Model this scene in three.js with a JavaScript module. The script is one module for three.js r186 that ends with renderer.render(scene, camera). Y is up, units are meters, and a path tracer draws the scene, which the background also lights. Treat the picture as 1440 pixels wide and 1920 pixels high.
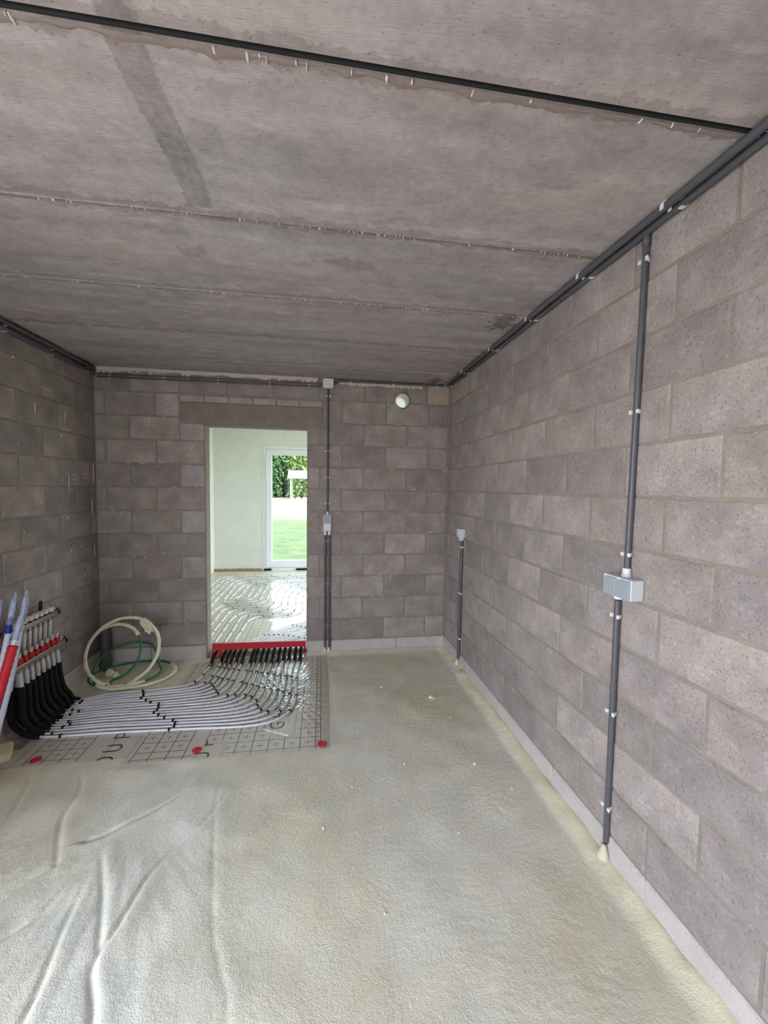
import * as THREE from 'three';
import { RoundedBoxGeometry } from 'three/addons/geometries/RoundedBoxGeometry.js';
import { mergeGeometries, mergeVertices } from 'three/addons/utils/BufferGeometryUtils.js';
import { Brush, Evaluator, SUBTRACTION } from 'three-bvh-csg';
import { createNoise2D, createNoise3D, createNoise4D } from 'simplex-noise';

// ---------------------------------------------------------------- camera, sky, sun, exposure
const scene = new THREE.Scene();
const camera = new THREE.PerspectiveCamera(102.545, 1440 / 1920, 0.02, 400);
camera.position.set(-1.16637, 1.53474, 3.77387);
camera.rotation.set(-0.05866, -0.15176, 0.01461, 'YXZ');
scene.add(camera);

const sunDir = new THREE.Vector3(0.30, 0.85, 0.45).normalize();
// hazy summer sky: white near the horizon, pale blue overhead, the same all the way round
{
  const w = 64, h = 128, d = new Float32Array(w * h * 4);
  for (let y = 0; y < h; y++) for (let x = 0; x < w; x++) {
    const e = Math.max(0, Math.sin(((y + 0.5) / h - 0.5) * Math.PI)), t = Math.pow(e, 0.6), o = (y * w + x) * 4;
    d[o] = 1.0 - 0.50 * t; d[o + 1] = 1.0 - 0.33 * t; d[o + 2] = 1.02 - 0.02 * t; d[o + 3] = 1;
  }
  const tex = new THREE.DataTexture(d, w, h, THREE.RGBAFormat, THREE.FloatType);
  tex.mapping = THREE.EquirectangularReflectionMapping; tex.magFilter = THREE.LinearFilter; tex.needsUpdate = true;
  scene.background = tex; scene.backgroundIntensity = 1.0;
}
const sun = new THREE.DirectionalLight(0xfff8f0, 2.6);
sun.position.copy(sunDir).multiplyScalar(60);
sun.castShadow = true;
Object.assign(sun.shadow.camera, { left: -30, right: 30, top: 30, bottom: -30, near: 1, far: 140 });
sun.shadow.mapSize.set(2048, 2048);
scene.add(sun, sun.target);

const renderer = new THREE.WebGLRenderer({ antialias: true });
renderer.toneMapping = THREE.LinearToneMapping;
renderer.toneMappingExposure = 11.2;
renderer.shadowMap.enabled = true;

// ---------------------------------------------------------------- helpers
function mulberry(a) { return () => { a |= 0; a = a + 0x6D2B79F5 | 0; let t = Math.imul(a ^ a >>> 15, 1 | a); t = t + Math.imul(t ^ t >>> 7, 61 | t) ^ t; return ((t ^ t >>> 14) >>> 0) / 4294967296; }; }
const rnd = mulberry(20240607);
const n2 = createNoise2D(mulberry(11)), n3 = createNoise3D(mulberry(12)), n4 = createNoise4D(mulberry(13));
const V = (x, y, z) => new THREE.Vector3(x, y, z);
const clamp = THREE.MathUtils.clamp, lerp = THREE.MathUtils.lerp;
const smooth = (a, b, x) => { const t = clamp((x - a) / (b - a), 0, 1); return t * t * (3 - 2 * t); };
const C = (hex) => new THREE.Color(hex);
const taken = {};
function numbered(n) { const k = taken[n] = (taken[n] ?? -1) + 1; return k ? `${n}_${String(k).padStart(3, '0')}` : n; }
function shadow(o) { o.castShadow = o.receiveShadow = true; return o; }
function tag(o, label, category, group) { o.userData.label = label; o.userData.category = category; if (group) o.userData.group = group; return o; }
function thing(name, label, category, [x, y, z] = [0, 0, 0], group) {
  const o = new THREE.Group(); o.name = numbered(name); o.position.set(x, y, z); scene.add(o);
  return tag(o, label, category, group);
}
// a part whose geometry is given in world coordinates, under a thing that stands unrotated at its own base
function part(name, geo, mat, parent, label) {
  const m = shadow(new THREE.Mesh(geo, mat)); m.name = name;
  let off = V(0, 0, 0), p = parent; while (p && p !== scene) { off.add(p.position); p = p.parent; }
  if (off.lengthSq()) geo.translate(-off.x, -off.y, -off.z);
  if (label) m.userData.label = label;
  parent.add(m); return m;
}
function structure(name, geo, mat, label) {
  const m = shadow(new THREE.Mesh(geo, mat)); m.name = name; m.userData.kind = 'structure'; m.userData.label = label; scene.add(m); return m;
}
function box(x0, x1, y0, y1, z0, z1) { return new THREE.BoxGeometry(x1 - x0, y1 - y0, z1 - z0).translate((x0 + x1) / 2, (y0 + y1) / 2, (z0 + z1) / 2); }
function rbox(x0, x1, y0, y1, z0, z1, r = 0.004, s = 2) { return new RoundedBoxGeometry(x1 - x0, y1 - y0, z1 - z0, s, r).translate((x0 + x1) / 2, (y0 + y1) / 2, (z0 + z1) / 2); }
// box mapping in metres
function metricUV(g, ox = 0, oy = 0) {
  if (g.index) g = g.toNonIndexed();
  const p = g.attributes.position, n = p.count, uv = new Float32Array(n * 2), a = V(), b = V(), c = V();
  for (let i = 0; i < n; i += 3) {
    a.fromBufferAttribute(p, i); b.fromBufferAttribute(p, i + 1); c.fromBufferAttribute(p, i + 2);
    const nn = b.clone().sub(a).cross(c.clone().sub(a)); const ax = Math.abs(nn.x), ay = Math.abs(nn.y), az = Math.abs(nn.z);
    [a, b, c].forEach((q, k) => {
      const [u, v] = az >= ax && az >= ay ? [q.x, q.y] : ax >= ay ? [q.z, q.y] : [q.x, q.z];
      uv[(i + k) * 2] = u + ox; uv[(i + k) * 2 + 1] = v + oy;
    });
  }
  g.setAttribute('uv', new THREE.BufferAttribute(uv, 2)); return g;
}
// box with chamfered edges, centred, 44 triangles
function chamferBox(l, h, d, c, ox = 0, oy = 0, jit = 0, r = rnd) {
  const H = [l / 2, h / 2, d / 2], P = {};
  const j = () => (r() - 0.5) * 2 * jit;
  for (const sx of [-1, 1]) for (const sy of [-1, 1]) for (const sz of [-1, 1]) {
    const cx = c + Math.abs(j()), cy = c + Math.abs(j());
    P['x' + sx + sy + sz] = [sx * H[0], sy * (H[1] - cy), sz * (H[2] - c)];
    P['y' + sx + sy + sz] = [sx * (H[0] - cx), sy * H[1], sz * (H[2] - c)];
    P['z' + sx + sy + sz] = [sx * (H[0] - cx), sy * (H[1] - cy), sz * H[2]];
  }
  const pos = [];
  const tri = (a, b, c2) => {
    const A = V(...a), B = V(...b), D = V(...c2), n = B.clone().sub(A).cross(D.clone().sub(A)), m = A.clone().add(B).add(D);
    pos.push(...a, ...(n.dot(m) >= 0 ? [...b, ...c2] : [...c2, ...b]));
  };
  const quad = (a, b, c2, d2) => { tri(a, b, c2); tri(a, c2, d2); };
  const K = (f, a, b, c2) => P[f + a + b + c2];
  for (const s of [-1, 1]) {
    quad(K('x', s, -1, -1), K('x', s, 1, -1), K('x', s, 1, 1), K('x', s, -1, 1));
    quad(K('y', -1, s, -1), K('y', 1, s, -1), K('y', 1, s, 1), K('y', -1, s, 1));
    quad(K('z', -1, -1, s), K('z', 1, -1, s), K('z', 1, 1, s), K('z', -1, 1, s));
    for (const t of [-1, 1]) {
      quad(K('x', s, t, -1), K('x', s, t, 1), K('y', s, t, 1), K('y', s, t, -1));
      quad(K('x', s, -1, t), K('x', s, 1, t), K('z', s, 1, t), K('z', s, -1, t));
      quad(K('y', -1, s, t), K('y', 1, s, t), K('z', 1, s, t), K('z', -1, s, t));
      for (const u of [-1, 1]) tri(K('x', s, t, u), K('y', s, t, u), K('z', s, t, u));
    }
  }
  const g = new THREE.BufferGeometry();
  g.setAttribute('position', new THREE.Float32BufferAttribute(pos, 3)); g.computeVertexNormals();
  return metricUV(g, ox, oy);
}
// swept tube with a radius that may vary along it
function sweep(curve, seg, rad, rFn, cap = true) {
  const fr = curve.computeFrenetFrames(seg, false), pos = [], idx = [], uv = [], len = curve.getLength(), R = typeof rFn === 'number' ? () => rFn : rFn;
  for (let i = 0; i <= seg; i++) {
    const t = i / seg, p = curve.getPointAt(t), r = R(t, 0);
    for (let k = 0; k <= rad; k++) {
      const a = k / rad * Math.PI * 2, rr = R.length > 1 ? R(t, a) : r;
      const q = p.clone().addScaledVector(fr.normals[i], Math.cos(a) * rr).addScaledVector(fr.binormals[i], Math.sin(a) * rr);
      pos.push(q.x, q.y, q.z); uv.push(t * len, k / rad * 0.06);
      if (i && k) { const b = i * (rad + 1) + k, c = b - rad - 1; idx.push(c - 1, b - 1, c, b - 1, b, c); }
    }
  }
  if (cap) for (const [i, s] of [[0, 1], [seg, -1]]) {
    const c0 = pos.length / 3, p = curve.getPointAt(i / seg); pos.push(p.x, p.y, p.z); uv.push(i / seg * len, 0);
    for (let k = 0; k < rad; k++) { const a = i * (rad + 1) + k; s > 0 ? idx.push(c0, a, a + 1) : idx.push(c0, a + 1, a); }
  }
  const g = new THREE.BufferGeometry();
  g.setAttribute('position', new THREE.Float32BufferAttribute(pos, 3)); g.setAttribute('uv', new THREE.Float32BufferAttribute(uv, 2)); g.setIndex(idx); g.computeVertexNormals();
  return g;
}
const curveOf = (pts, type = 'centripetal', t = 0.5) => new THREE.CatmullRomCurve3(pts.map((p) => (p.isVector3 ? p : V(...p))), false, type, t);
const lineOf = (a, b) => new THREE.LineCurve3(V(...a), V(...b));
function rod(a, b, r, rad = 12) { return sweep(lineOf(a, b), 1, rad, r); }
function clean(gs) { return mergeGeometries(gs.map((g) => { const o = g.index ? g.toNonIndexed() : g; for (const k of Object.keys(o.attributes)) if (!['position', 'normal', 'uv'].includes(k)) o.deleteAttribute(k); return o; })); }

// ---------------------------------------------------------------- computed textures
function dataTex(w, h, fn, srgb) {
  const d = new Uint8Array(w * h * 4);
  for (let y = 0; y < h; y++) for (let x = 0; x < w; x++) {
    const c = fn(x, y), o = (y * w + x) * 4;
    if (typeof c === 'number') d[o] = d[o + 1] = d[o + 2] = clamp(c * 255, 0, 255);
    else { d[o] = clamp(c[0] * 255, 0, 255); d[o + 1] = clamp(c[1] * 255, 0, 255); d[o + 2] = clamp(c[2] * 255, 0, 255); }
    d[o + 3] = 255;
  }
  const t = new THREE.DataTexture(d, w, h); t.magFilter = THREE.LinearFilter; t.minFilter = THREE.LinearMipmapLinearFilter; t.generateMipmaps = true;
  t.wrapS = t.wrapT = THREE.RepeatWrapping; if (srgb) t.colorSpace = THREE.SRGBColorSpace; t.needsUpdate = true; return t;
}
// tileable noise: x,y in 0..1 on a torus
function tile(x, y, f, s = 0) { const a = x * Math.PI * 2, b = y * Math.PI * 2, R = f / (Math.PI * 2); return n4(Math.cos(a) * R + s, Math.sin(a) * R, Math.cos(b) * R + s * 1.7, Math.sin(b) * R); }
function tfbm(x, y, f, o, s) { let v = 0, a = 0.5; for (let i = 0; i < o; i++) { v += a * tile(x, y, f, s + i * 9.1); a *= 0.5; f *= 2; } return v; }
const gr = mulberry(5);
const N = 512;
const white1 = new Float32Array(N * N).map(() => gr());
const W = (x, y) => white1[((y + N) % N) * N + ((x + N) % N)];
const grain = (x, y) => (W(x, y) * 2 + W(x + 1, y) + W(x - 1, y) + W(x, y + 1) + W(x, y - 1)) / 6;
// concrete block: 1 m per tile
const pitAt = new Float32Array(N * N);
for (let i = 0; i < 5200; i++) {
  const cx = gr() * N, cy = gr() * N, r = 0.7 + gr() * gr() * 2.6, dp = 0.4 + gr() * 0.6;
  for (let y = -4; y <= 4; y++) for (let x = -4; x <= 4; x++) { const d = Math.hypot(x * (0.8 + gr() * 0.3), y); if (d < r) { const k = ((Math.floor(cy) + y + N) % N) * N + (Math.floor(cx) + x + N) % N; pitAt[k] = Math.max(pitAt[k], dp * (1 - d / r)); } }
}
const blockMap = dataTex(N, N, (x, y) => {
  const u = x / N, v = y / N;
  const b = 0.885 + 0.17 * tfbm(u, v, 5, 4, 3) + 0.07 * smooth(0.3, 0.7, tile(u, v, 38, 90)) + 0.14 * (grain(x, y) - 0.5) - 0.10 * pitAt[y * N + x] + 0.05 * smooth(0.25, 0.6, tfbm(u, v, 14, 2, 31));
  const w = 0.010 * tile(u, v, 4, 70);
  return [b + w, b, b - w];
}, true);
const blockBump = dataTex(N, N, (x, y) => 0.62 + 0.3 * (grain(x, y) - 0.5) - 0.55 * pitAt[y * N + x] + 0.14 * tfbm(x / N, y / N, 24, 2, 8));
const mortarMap = dataTex(256, 256, (x, y) => { const b = 0.84 + 0.10 * tfbm(x / 256, y / 256, 8, 3, 41) + 0.12 * (grain(x, y) - 0.5); return [b, b * 0.985, b * 0.95]; }, true);
const aacMap = dataTex(N, N, (x, y) => {
  const b = 0.86 + 0.06 * tfbm(x / N, y / N, 6, 3, 21) + 0.08 * (grain(x, y) - 0.5) - 0.42 * smooth(0.25, 0.7, pitAt[((y * 3) % N) * N + (x * 3) % N]) * smooth(-0.1, 0.5, tile(x / N, y / N, 9, 14));
  return [b, b * 0.985, b * 0.975];
}, true);
const foamMap = dataTex(N, N, (x, y) => {
  const u = x / N, v = y / N, b = 0.93 + 0.05 * tfbm(u, v, 4, 3, 51) + 0.05 * (grain(x, y) - 0.5), t = 0.014 * tfbm(u, v, 3, 2, 57);
  return [b + t, b, b - t * 1.4];
}, true);
const foamBump = dataTex(N, N, (x, y) => {
  const u = x / N, v = y / N;
  const wx = u + 0.02 * tile(u, v, 6, 61);
  const rip = 0.5 + 0.5 * tfbm(wx * 1, v, 26, 2, 64);
  return 0.25 + 0.42 * rip + 0.4 * (grain(x, y) - 0.5) + 0.12 * tfbm(u, v, 60, 1, 66);
});
const plasterMap = dataTex(256, 256, (x, y) => 0.94 + 0.03 * tfbm(x / 256, y / 256, 4, 3, 81) + 0.02 * (grain(x, y) - 0.5), true);

// ---------------------------------------------------------------- materials
const std = (o) => new THREE.MeshStandardMaterial(o);
const rgb = (r, g, b) => new THREE.Color().setRGB(r / 255, g / 255, b / 255, THREE.SRGBColorSpace);
const M = {};
const tones = [[150, 143, 139], [155, 148, 144], [146, 139, 136], [160, 153, 148], [140, 134, 131], [151, 145, 139]];
// the same blocks and the same mortar in all three walls
M.block = tones.map(([r, g, b]) => std({ color: rgb(r + 16, g + 12, b + 10), map: blockMap, bumpMap: blockBump, bumpScale: 0.0055, roughness: 0.95 }));
M.blockPale = std({ color: rgb(184, 175, 172), map: blockMap, bumpMap: blockBump, bumpScale: 0.004, roughness: 0.95 });
M.mortar = std({ color: rgb(164, 156, 147), map: mortarMap, bumpMap: blockBump, bumpScale: 0.004, roughness: 1 });
M.aac = std({ color: rgb(216, 209, 204), map: aacMap, bumpMap: blockBump, bumpScale: 0.003, roughness: 0.95 });
M.aacWarm = std({ color: rgb(198, 182, 164), map: aacMap, bumpMap: blockBump, bumpScale: 0.006, roughness: 0.95 });
M.lintel = std({ color: rgb(160, 150, 142), map: mortarMap, bumpMap: blockBump, bumpScale: 0.002, roughness: 0.9 });
M.foam = std({ color: rgb(242, 238, 223), map: foamMap, bumpMap: foamBump, bumpScale: 0.0042, roughness: 0.6, vertexColors: true });
M.foamPlain = std({ color: rgb(232, 226, 196), map: foamMap, bumpMap: foamBump, bumpScale: 0.003, roughness: 0.65 });
M.foamLump = std({ color: rgb(226, 214, 176), roughness: 0.8 });
M.grout = std({ color: rgb(168, 152, 147), map: mortarMap, roughness: 1 });
M.groutPale = std({ color: rgb(212, 202, 192), roughness: 1 });
M.plaster = std({ color: rgb(236, 238, 230), map: plasterMap, roughness: 0.9 });
M.conduit = std({ color: rgb(80, 80, 85), roughness: 0.42 });
M.conduitLight = M.conduit;
M.clip = std({ color: rgb(226, 224, 222), roughness: 0.5 });
M.boxGrey = std({ color: rgb(196, 199, 203), roughness: 0.45 });
M.boxLid = std({ color: rgb(214, 214, 216), roughness: 0.4 });
M.flapGrey = std({ color: rgb(150, 156, 162), roughness: 0.4 });
M.pipe = std({ color: rgb(226, 224, 226), roughness: 0.35 });
M.pipeBack = M.pipe;
M.black = std({ color: rgb(9, 9, 10), roughness: 0.9 });
M.red = std({ color: rgb(196, 28, 46), roughness: 0.6 });
M.redSleeve = std({ color: rgb(200, 32, 44), roughness: 0.5 });
M.blue = std({ color: rgb(28, 40, 150), roughness: 0.5 });
M.steel = std({ color: rgb(150, 146, 140), metalness: 1, roughness: 0.3 });
M.nickel = std({ color: rgb(190, 186, 180), metalness: 1, roughness: 0.25 });
M.cap = std({ color: rgb(224, 218, 206), roughness: 0.55 });
M.flowRed = std({ color: rgb(190, 24, 28), roughness: 0.35 });
M.connector = std({ color: rgb(196, 196, 194), roughness: 0.4 });
M.green = std({ color: rgb(24, 112, 74), roughness: 0.5 });
M.cream = std({ color: rgb(226, 220, 190), roughness: 0.8 });
M.pvc = std({ color: rgb(206, 202, 196), roughness: 0.5 });
M.darkPvc = std({ color: rgb(78, 80, 86), roughness: 0.5 });
M.film = new THREE.MeshPhysicalMaterial({ color: rgb(226, 230, 244), transmission: 0.75, thickness: 0, roughness: 0.18, side: THREE.DoubleSide });
M.insul = std({ color: rgb(214, 220, 236), roughness: 0.6 });
M.glass = new THREE.MeshPhysicalMaterial({ color: rgb(226, 232, 228), transmission: 1, thickness: 0, roughness: 0, ior: 1.12 });
M.frame = std({ color: rgb(232, 234, 238), roughness: 0.35 });
M.bead = std({ color: rgb(204, 190, 176), roughness: 1 });
M.smear = std({ color: rgb(200, 190, 182), roughness: 1 });
M.seamBlack = std({ color: rgb(30, 28, 27), roughness: 0.9 });
M.earth = std({ color: rgb(150, 132, 104), roughness: 1 });

// ---------------------------------------------------------------- dimensions of the place (metres)
const XL = -3.035, XR = 0.022, H = 2.505, ZREAR = 5.7, WT = 0.14;
const BXL = -3.06, BXR = 2.4, BZ = -3.9, HB = 2.55;       // room beyond the door
const J = (k) => 0.115 + 0.2 * (12 - k);                    // height of bed joint k
const LO0 = 2.9, LO1 = 5.45, LOH = 2.312;                     // terrace opening in the left wall, beside and behind the camera
const DX0 = -2.168, DX1 = -1.29, DH = 2.05;                 // door opening
const SEAMS = [-0.07, 0.36, 0.955, 1.55, 2.163, 2.767, 3.367, 3.967, 4.567, 5.167, 5.9];

// ---------------------------------------------------------------- walls of single blocks
const geoCache = {};
function blockGeo(l, h, d, c) {
  const k = `${l.toFixed(2)}|${h.toFixed(2)}|${d}|${c}|${Math.floor(rnd() * 5)}`;
  return geoCache[k] ??= chamferBox(+l.toFixed(2), +h.toFixed(2), d, c, rnd() * 7, rnd() * 7, c * 0.7);
}
const pick = (a) => a[Math.floor(rnd() * a.length)];
function addBlock(wall, name, geo, mat, x, y, z, ry) {
  const m = shadow(new THREE.Mesh(geo, mat)); m.name = name; m.position.set(x, y, z); m.rotation.y = ry; wall.add(m); return m;
}
const G = 0.012;                                            // joint width

// right-hand wall: runs along z, faces -x
{
  const wall = structure('wall_right', metricUV(box(XR + 0.0024, XR + WT - 0.005, -0.16, H, -0.0, ZREAR)), M.mortar, 'right wall of exposed grey concrete blocks over a pale base course');
  for (let r = 0; r < 12; r++) {
    const y0 = J(r + 1) + G / 2, y1 = r ? J(r) - G / 2 : H - 0.004, off = r % 2 ? 0.102 : 0.302;
    let a = 0.004, first = true;
    for (let k = 0; a < ZREAR - 0.02; k++) {
      let b = Math.min(off + 0.4 * k, ZREAR);
      if (r === 0 && first) b = 0.44;
      if (b <= a + 0.03) continue;
      const l = b - a - G, warm = r === 0 && first;
      addBlock(wall, 'block', blockGeo(l, y1 - y0, WT, warm ? 0.002 : 0.0032), warm ? M.aacWarm : pick(M.block), XR + WT / 2 + (rnd() - 0.5) * 0.004, (y0 + y1) / 2, a + G / 2 + l / 2, -Math.PI / 2);
      a = b; first = false;
    }
  }
  for (let a = 0.0, k = 0; a < ZREAR; k++) { const b = Math.min(0.645 + 0.62 * k, ZREAR); addBlock(wall, 'base_block', blockGeo(b - a - 0.003, 0.27, WT, 0.006), M.aac, XR + WT / 2 - 0.006, 0.111 - 0.135, (a + b) / 2, -Math.PI / 2); a = b; }
}
// left-hand wall: runs along z, faces +x, joints smeared nearly flush
{
  const wall = structure('wall_left', clean([[-0.16, H, 0, LO0], [-0.16, H, LO1, ZREAR], [LOH, H, LO0, LO1], [-0.16, -0.012, LO0, LO1]].map(([y0, y1, z0, z1]) => metricUV(box(XL - WT + 0.005, XL - 0.0025, y0, y1, z0, z1)))), M.mortar, 'left wall of dark concrete blocks with smeared joints');
  for (let r = 0; r < 12; r++) {
    const y0 = J(r + 1) + G / 2, y1 = r ? J(r) - G / 2 : H - 0.004, off = r % 2 ? 0.24 : 0.075;
    let a = 0.004;
    for (let k = 0; a < ZREAR - 0.02; k++) {
      let b = Math.min(off + 0.404 * k, ZREAR); if (b <= a + 0.03) continue;
      if (y0 < LOH && a < LO1 && b > LO0) { if (a < LO0 - 0.03) b = LO0; else { a = Math.min(b, LO1); if (b <= LO1 + 0.03) continue; } }
      const l = b - a - G;
      addBlock(wall, 'block', blockGeo(l, y1 - y0, WT, 0.003), pick(M.block), XL - WT / 2 + (rnd() - 0.5) * 0.003, (y0 + y1) / 2, a + G / 2 + l / 2, Math.PI / 2);
      a = b;
    }
  }
  for (let a = 0.0, k = 0; a < ZREAR; k++) { let b = Math.min(0.3 + 0.62 * k, ZREAR); if (a < LO1 && b > LO0) { if (a < LO0 - 0.03) b = LO0; else { a = Math.min(b, LO1); if (b <= LO1 + 0.03) continue; } } addBlock(wall, 'base_block', blockGeo(b - a - 0.003, 0.27, WT, 0.006), M.aac, XL - WT / 2 + 0.006, 0.111 - 0.135, (a + b) / 2, Math.PI / 2); a = b; }
  // dabs of foam and mortar stuck on the blocks
  const bits = [];
  for (const [y, z, w, h] of [[1.60, 0.30, 0.10, 0.006], [1.565, 0.30, 0.07, 0.004], [1.61, 0.14, 0.12, 0.008], [1.58, 0.16, 0.1, 0.004], [1.55, 0.375, 0.006, 0.16], [1.62, 0.035, 0.006, 0.18], [2.02, 0.40, 0.008, 0.09], [2.03, 0.72, 0.008, 0.08], [2.18, 0.60, 0.12, 0.006], [1.03, 0.37, 0.012, 0.025], [1.04, 0.25, 0.008, 0.02], [0.80, 0.20, 0.014, 0.04], [1.28, 0.40, 0.018, 0.018], [1.35, 0.07, 0.006, 0.14], [0.98, 0.05, 0.006, 0.12], [1.88, 0.45, 0.02, 0.02], [1.40, 0.70, 0.016, 0.012], [1.22, 0.86, 0.012, 0.012], [2.3, 0.9, 0.03, 0.016]])
    bits.push(new THREE.SphereGeometry(0.5, 7, 5).scale(0.006, h, w).translate(XL + 0.001, y, z));
  const s = part('foam_spatter', clean(bits), M.groutPale, wall, 'white dabs of foam and mortar'); s.userData.kind = 'stuff';
}
// wall with the doorway: runs along x, faces +z
{
  const sh = new THREE.Shape([[XL - WT, -0.16], [DX0 + 0.006, -0.16], [DX0 + 0.006, DH + 0.006], [DX1 - 0.006, DH + 0.006], [DX1 - 0.006, -0.16], [XR + WT, -0.16], [XR + WT, H], [XL - WT, H]].map((p) => new THREE.Vector2(...p)));
  sh.holes.push(new THREE.Path().absarc(-0.435, 2.336, 0.074, 0, Math.PI * 2));
  const core = new THREE.ExtrudeGeometry(sh, { depth: WT - 0.01, bevelEnabled: false, curveSegments: 28 }).translate(0, 0, -WT + 0.005);
  // the low sill under the doorway
  const wall = structure('wall_back', clean([core, metricUV(box(DX0 + 0.006, DX1 - 0.006, -0.16, -0.012, -WT + 0.005, -0.005))]), M.mortar, 'far wall of brown-grey concrete blocks around the doorway');
  const hole = new Brush(new THREE.CylinderGeometry(0.074, 0.074, 0.4, 32).rotateX(Math.PI / 2).translate(-0.435, 2.336, -WT / 2)); hole.updateMatrixWorld();
  const ev = new Evaluator(); ev.attributes = ['position', 'normal', 'uv'];
  const blk = (x0, x1, y0, y1, mat, name = 'block', c = 0.005) => {
    const l = x1 - x0 - G, cx = (x0 + x1) / 2, cy = (y0 + y1) / 2;
    if (name === 'block' && x0 < -0.3 && x1 > -0.52 && y1 > 2.25 && y0 < 2.42) {
      const b = new Brush(chamferBox(l, y1 - y0, WT, c, rnd() * 7, rnd() * 7).translate(cx, cy, -WT / 2)); b.updateMatrixWorld();
      const g = ev.evaluate(b, hole, SUBTRACTION).geometry; g.clearGroups();
      const m = shadow(new THREE.Mesh(g, mat)); m.name = name; wall.add(m); return m;
    }
    return addBlock(wall, name, blockGeo(l, y1 - y0, WT, c), mat, cx, cy, -WT / 2 + (rnd() - 0.5) * 0.003, 0);
  };
  for (let r = 0; r < 12; r++) {
    const y0 = J(r + 1) + G / 2, y1 = r ? J(r) - G / 2 : H - 0.003, odd = r % 2 === 1;
    const cuts = r === 0 ? [XL, -2.76, -2.37, -1.98, -1.59, -1.19, -0.775, -0.385, -0.195, XR - 0.006]
      : odd ? [XL, -2.955, -2.56, DX0, null, DX1, -0.98, -0.58, -0.18, XR - 0.006]
        : [XL, -2.765, -2.368, DX0, null, DX1, -1.18, -0.78, -0.38, XR - 0.006];
    if (r === 1) cuts.splice(3, 3, -2.37, null, -1.155);
    for (let i = 0; i + 1 < cuts.length; i++) {
      if (cuts[i] == null || cuts[i + 1] == null) continue;
      const half = cuts[i + 1] === DX0 && !odd || (r === 1 && i === 2), aac = r === 0 && i === 8;
      blk(cuts[i], cuts[i + 1], y0, y1, aac ? M.aacWarm : half && r < 9 ? M.blockPale : pick(M.block), 'block', aac ? 0.003 : 0.005);
    }
  }
  // lintel over the door and the row of thin bricks on top of it
  addBlock(wall, 'lintel', metricUV(chamferBox(1.205, 0.19, WT, 0.006)), M.lintel, -1.762, DH + 0.098, -WT / 2 + 0.002, 0);
  for (let i = 0; i < 6; i++) addBlock(wall, 'thin_brick', blockGeo(0.187, 0.047, WT, 0.004), M.blockPale, -2.268 + i * 0.2015, 2.276, -WT / 2, 0);
  for (const [x0, x1] of [[XL - 0.1, -2.63], [-2.63, DX0 + 0.002], [DX1 - 0.002, -1.075], [-1.075, -0.455], [-0.455, XR]]) addBlock(wall, 'base_block', blockGeo(x1 - x0 - 0.004, 0.27, WT, 0.006), M.aac, (x0 + x1) / 2, 0.111 - 0.135, -WT / 2 + 0.005, 0);
  // mortar squeezed out along the top of the wall under the planks
  const strip = []; const r2 = mulberry(77);
  for (let x = XL + 0.02; x < -1.2; x += 0.02) { const h = 0.016 + 0.024 * (0.5 + 0.5 * n2(x * 5, 3)) + (r2() < 0.12 ? 0.035 * r2() : 0); strip.push(new THREE.SphereGeometry(0.5, 6, 5).scale(0.034, h * 1.6, 0.012).translate(x, H - h * 0.5, 0.002)); }
  for (let x = -1.0; x < -0.25; x += 0.024) { const h = 0.012 + 0.014 * r2(); strip.push(new THREE.SphereGeometry(0.5, 6, 5).scale(0.03, h * 1.5, 0.01).translate(x, H - 0.028 - h / 2, 0.001)); }
  // smears of mortar left along the joints
  const dabs = [];
  for (let k = 0; k < 260; k++) {
    const row = Math.floor(r2() * 11) + 1, x = XL + 0.03 + r2() * (XR - XL - 0.05), vert = r2() < 0.25; if (x > DX0 - 0.05 && x < DX1 + 0.05) continue;
    const l = 0.01 + 0.05 * r2() * r2(), t = 0.003 + 0.005 * r2();
    dabs.push(new THREE.SphereGeometry(0.5, 6, 4).scale(vert ? t : l, vert ? l * 1.5 : t, 0.006).translate(x, J(row) + (r2() - 0.5) * 0.02 - (vert ? 0.03 : 0), -0.001));
  }
  const sm = part('mortar_smears', clean(dabs), M.smear, wall, 'pale smears of mortar along the joints'); sm.userData.kind = 'stuff';
  const s = part('mortar_bead', clean(strip), M.bead, wall, 'pale mortar oozing out under the ceiling planks'); s.userData.kind = 'stuff';
}
// rear wall behind the camera with a window opening
{
  const sh = new THREE.Shape([[XL - WT, -0.2], [XR + WT, -0.2], [XR + WT, H + 0.2], [XL - WT, H + 0.2]].map((p) => new THREE.Vector2(...p)));
  sh.holes.push(new THREE.Path([[XL + 0.3, 0.9], [XL + 1.5, 0.9], [XL + 1.5, 2.3], [XL + 0.3, 2.3]].map((p) => new THREE.Vector2(...p))));
  structure('wall_rear', new THREE.ExtrudeGeometry(sh, { depth: 0.2, bevelEnabled: false }).translate(0, 0, ZREAR), M.mortar, 'rear wall with a window opening to the yard');
}

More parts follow.
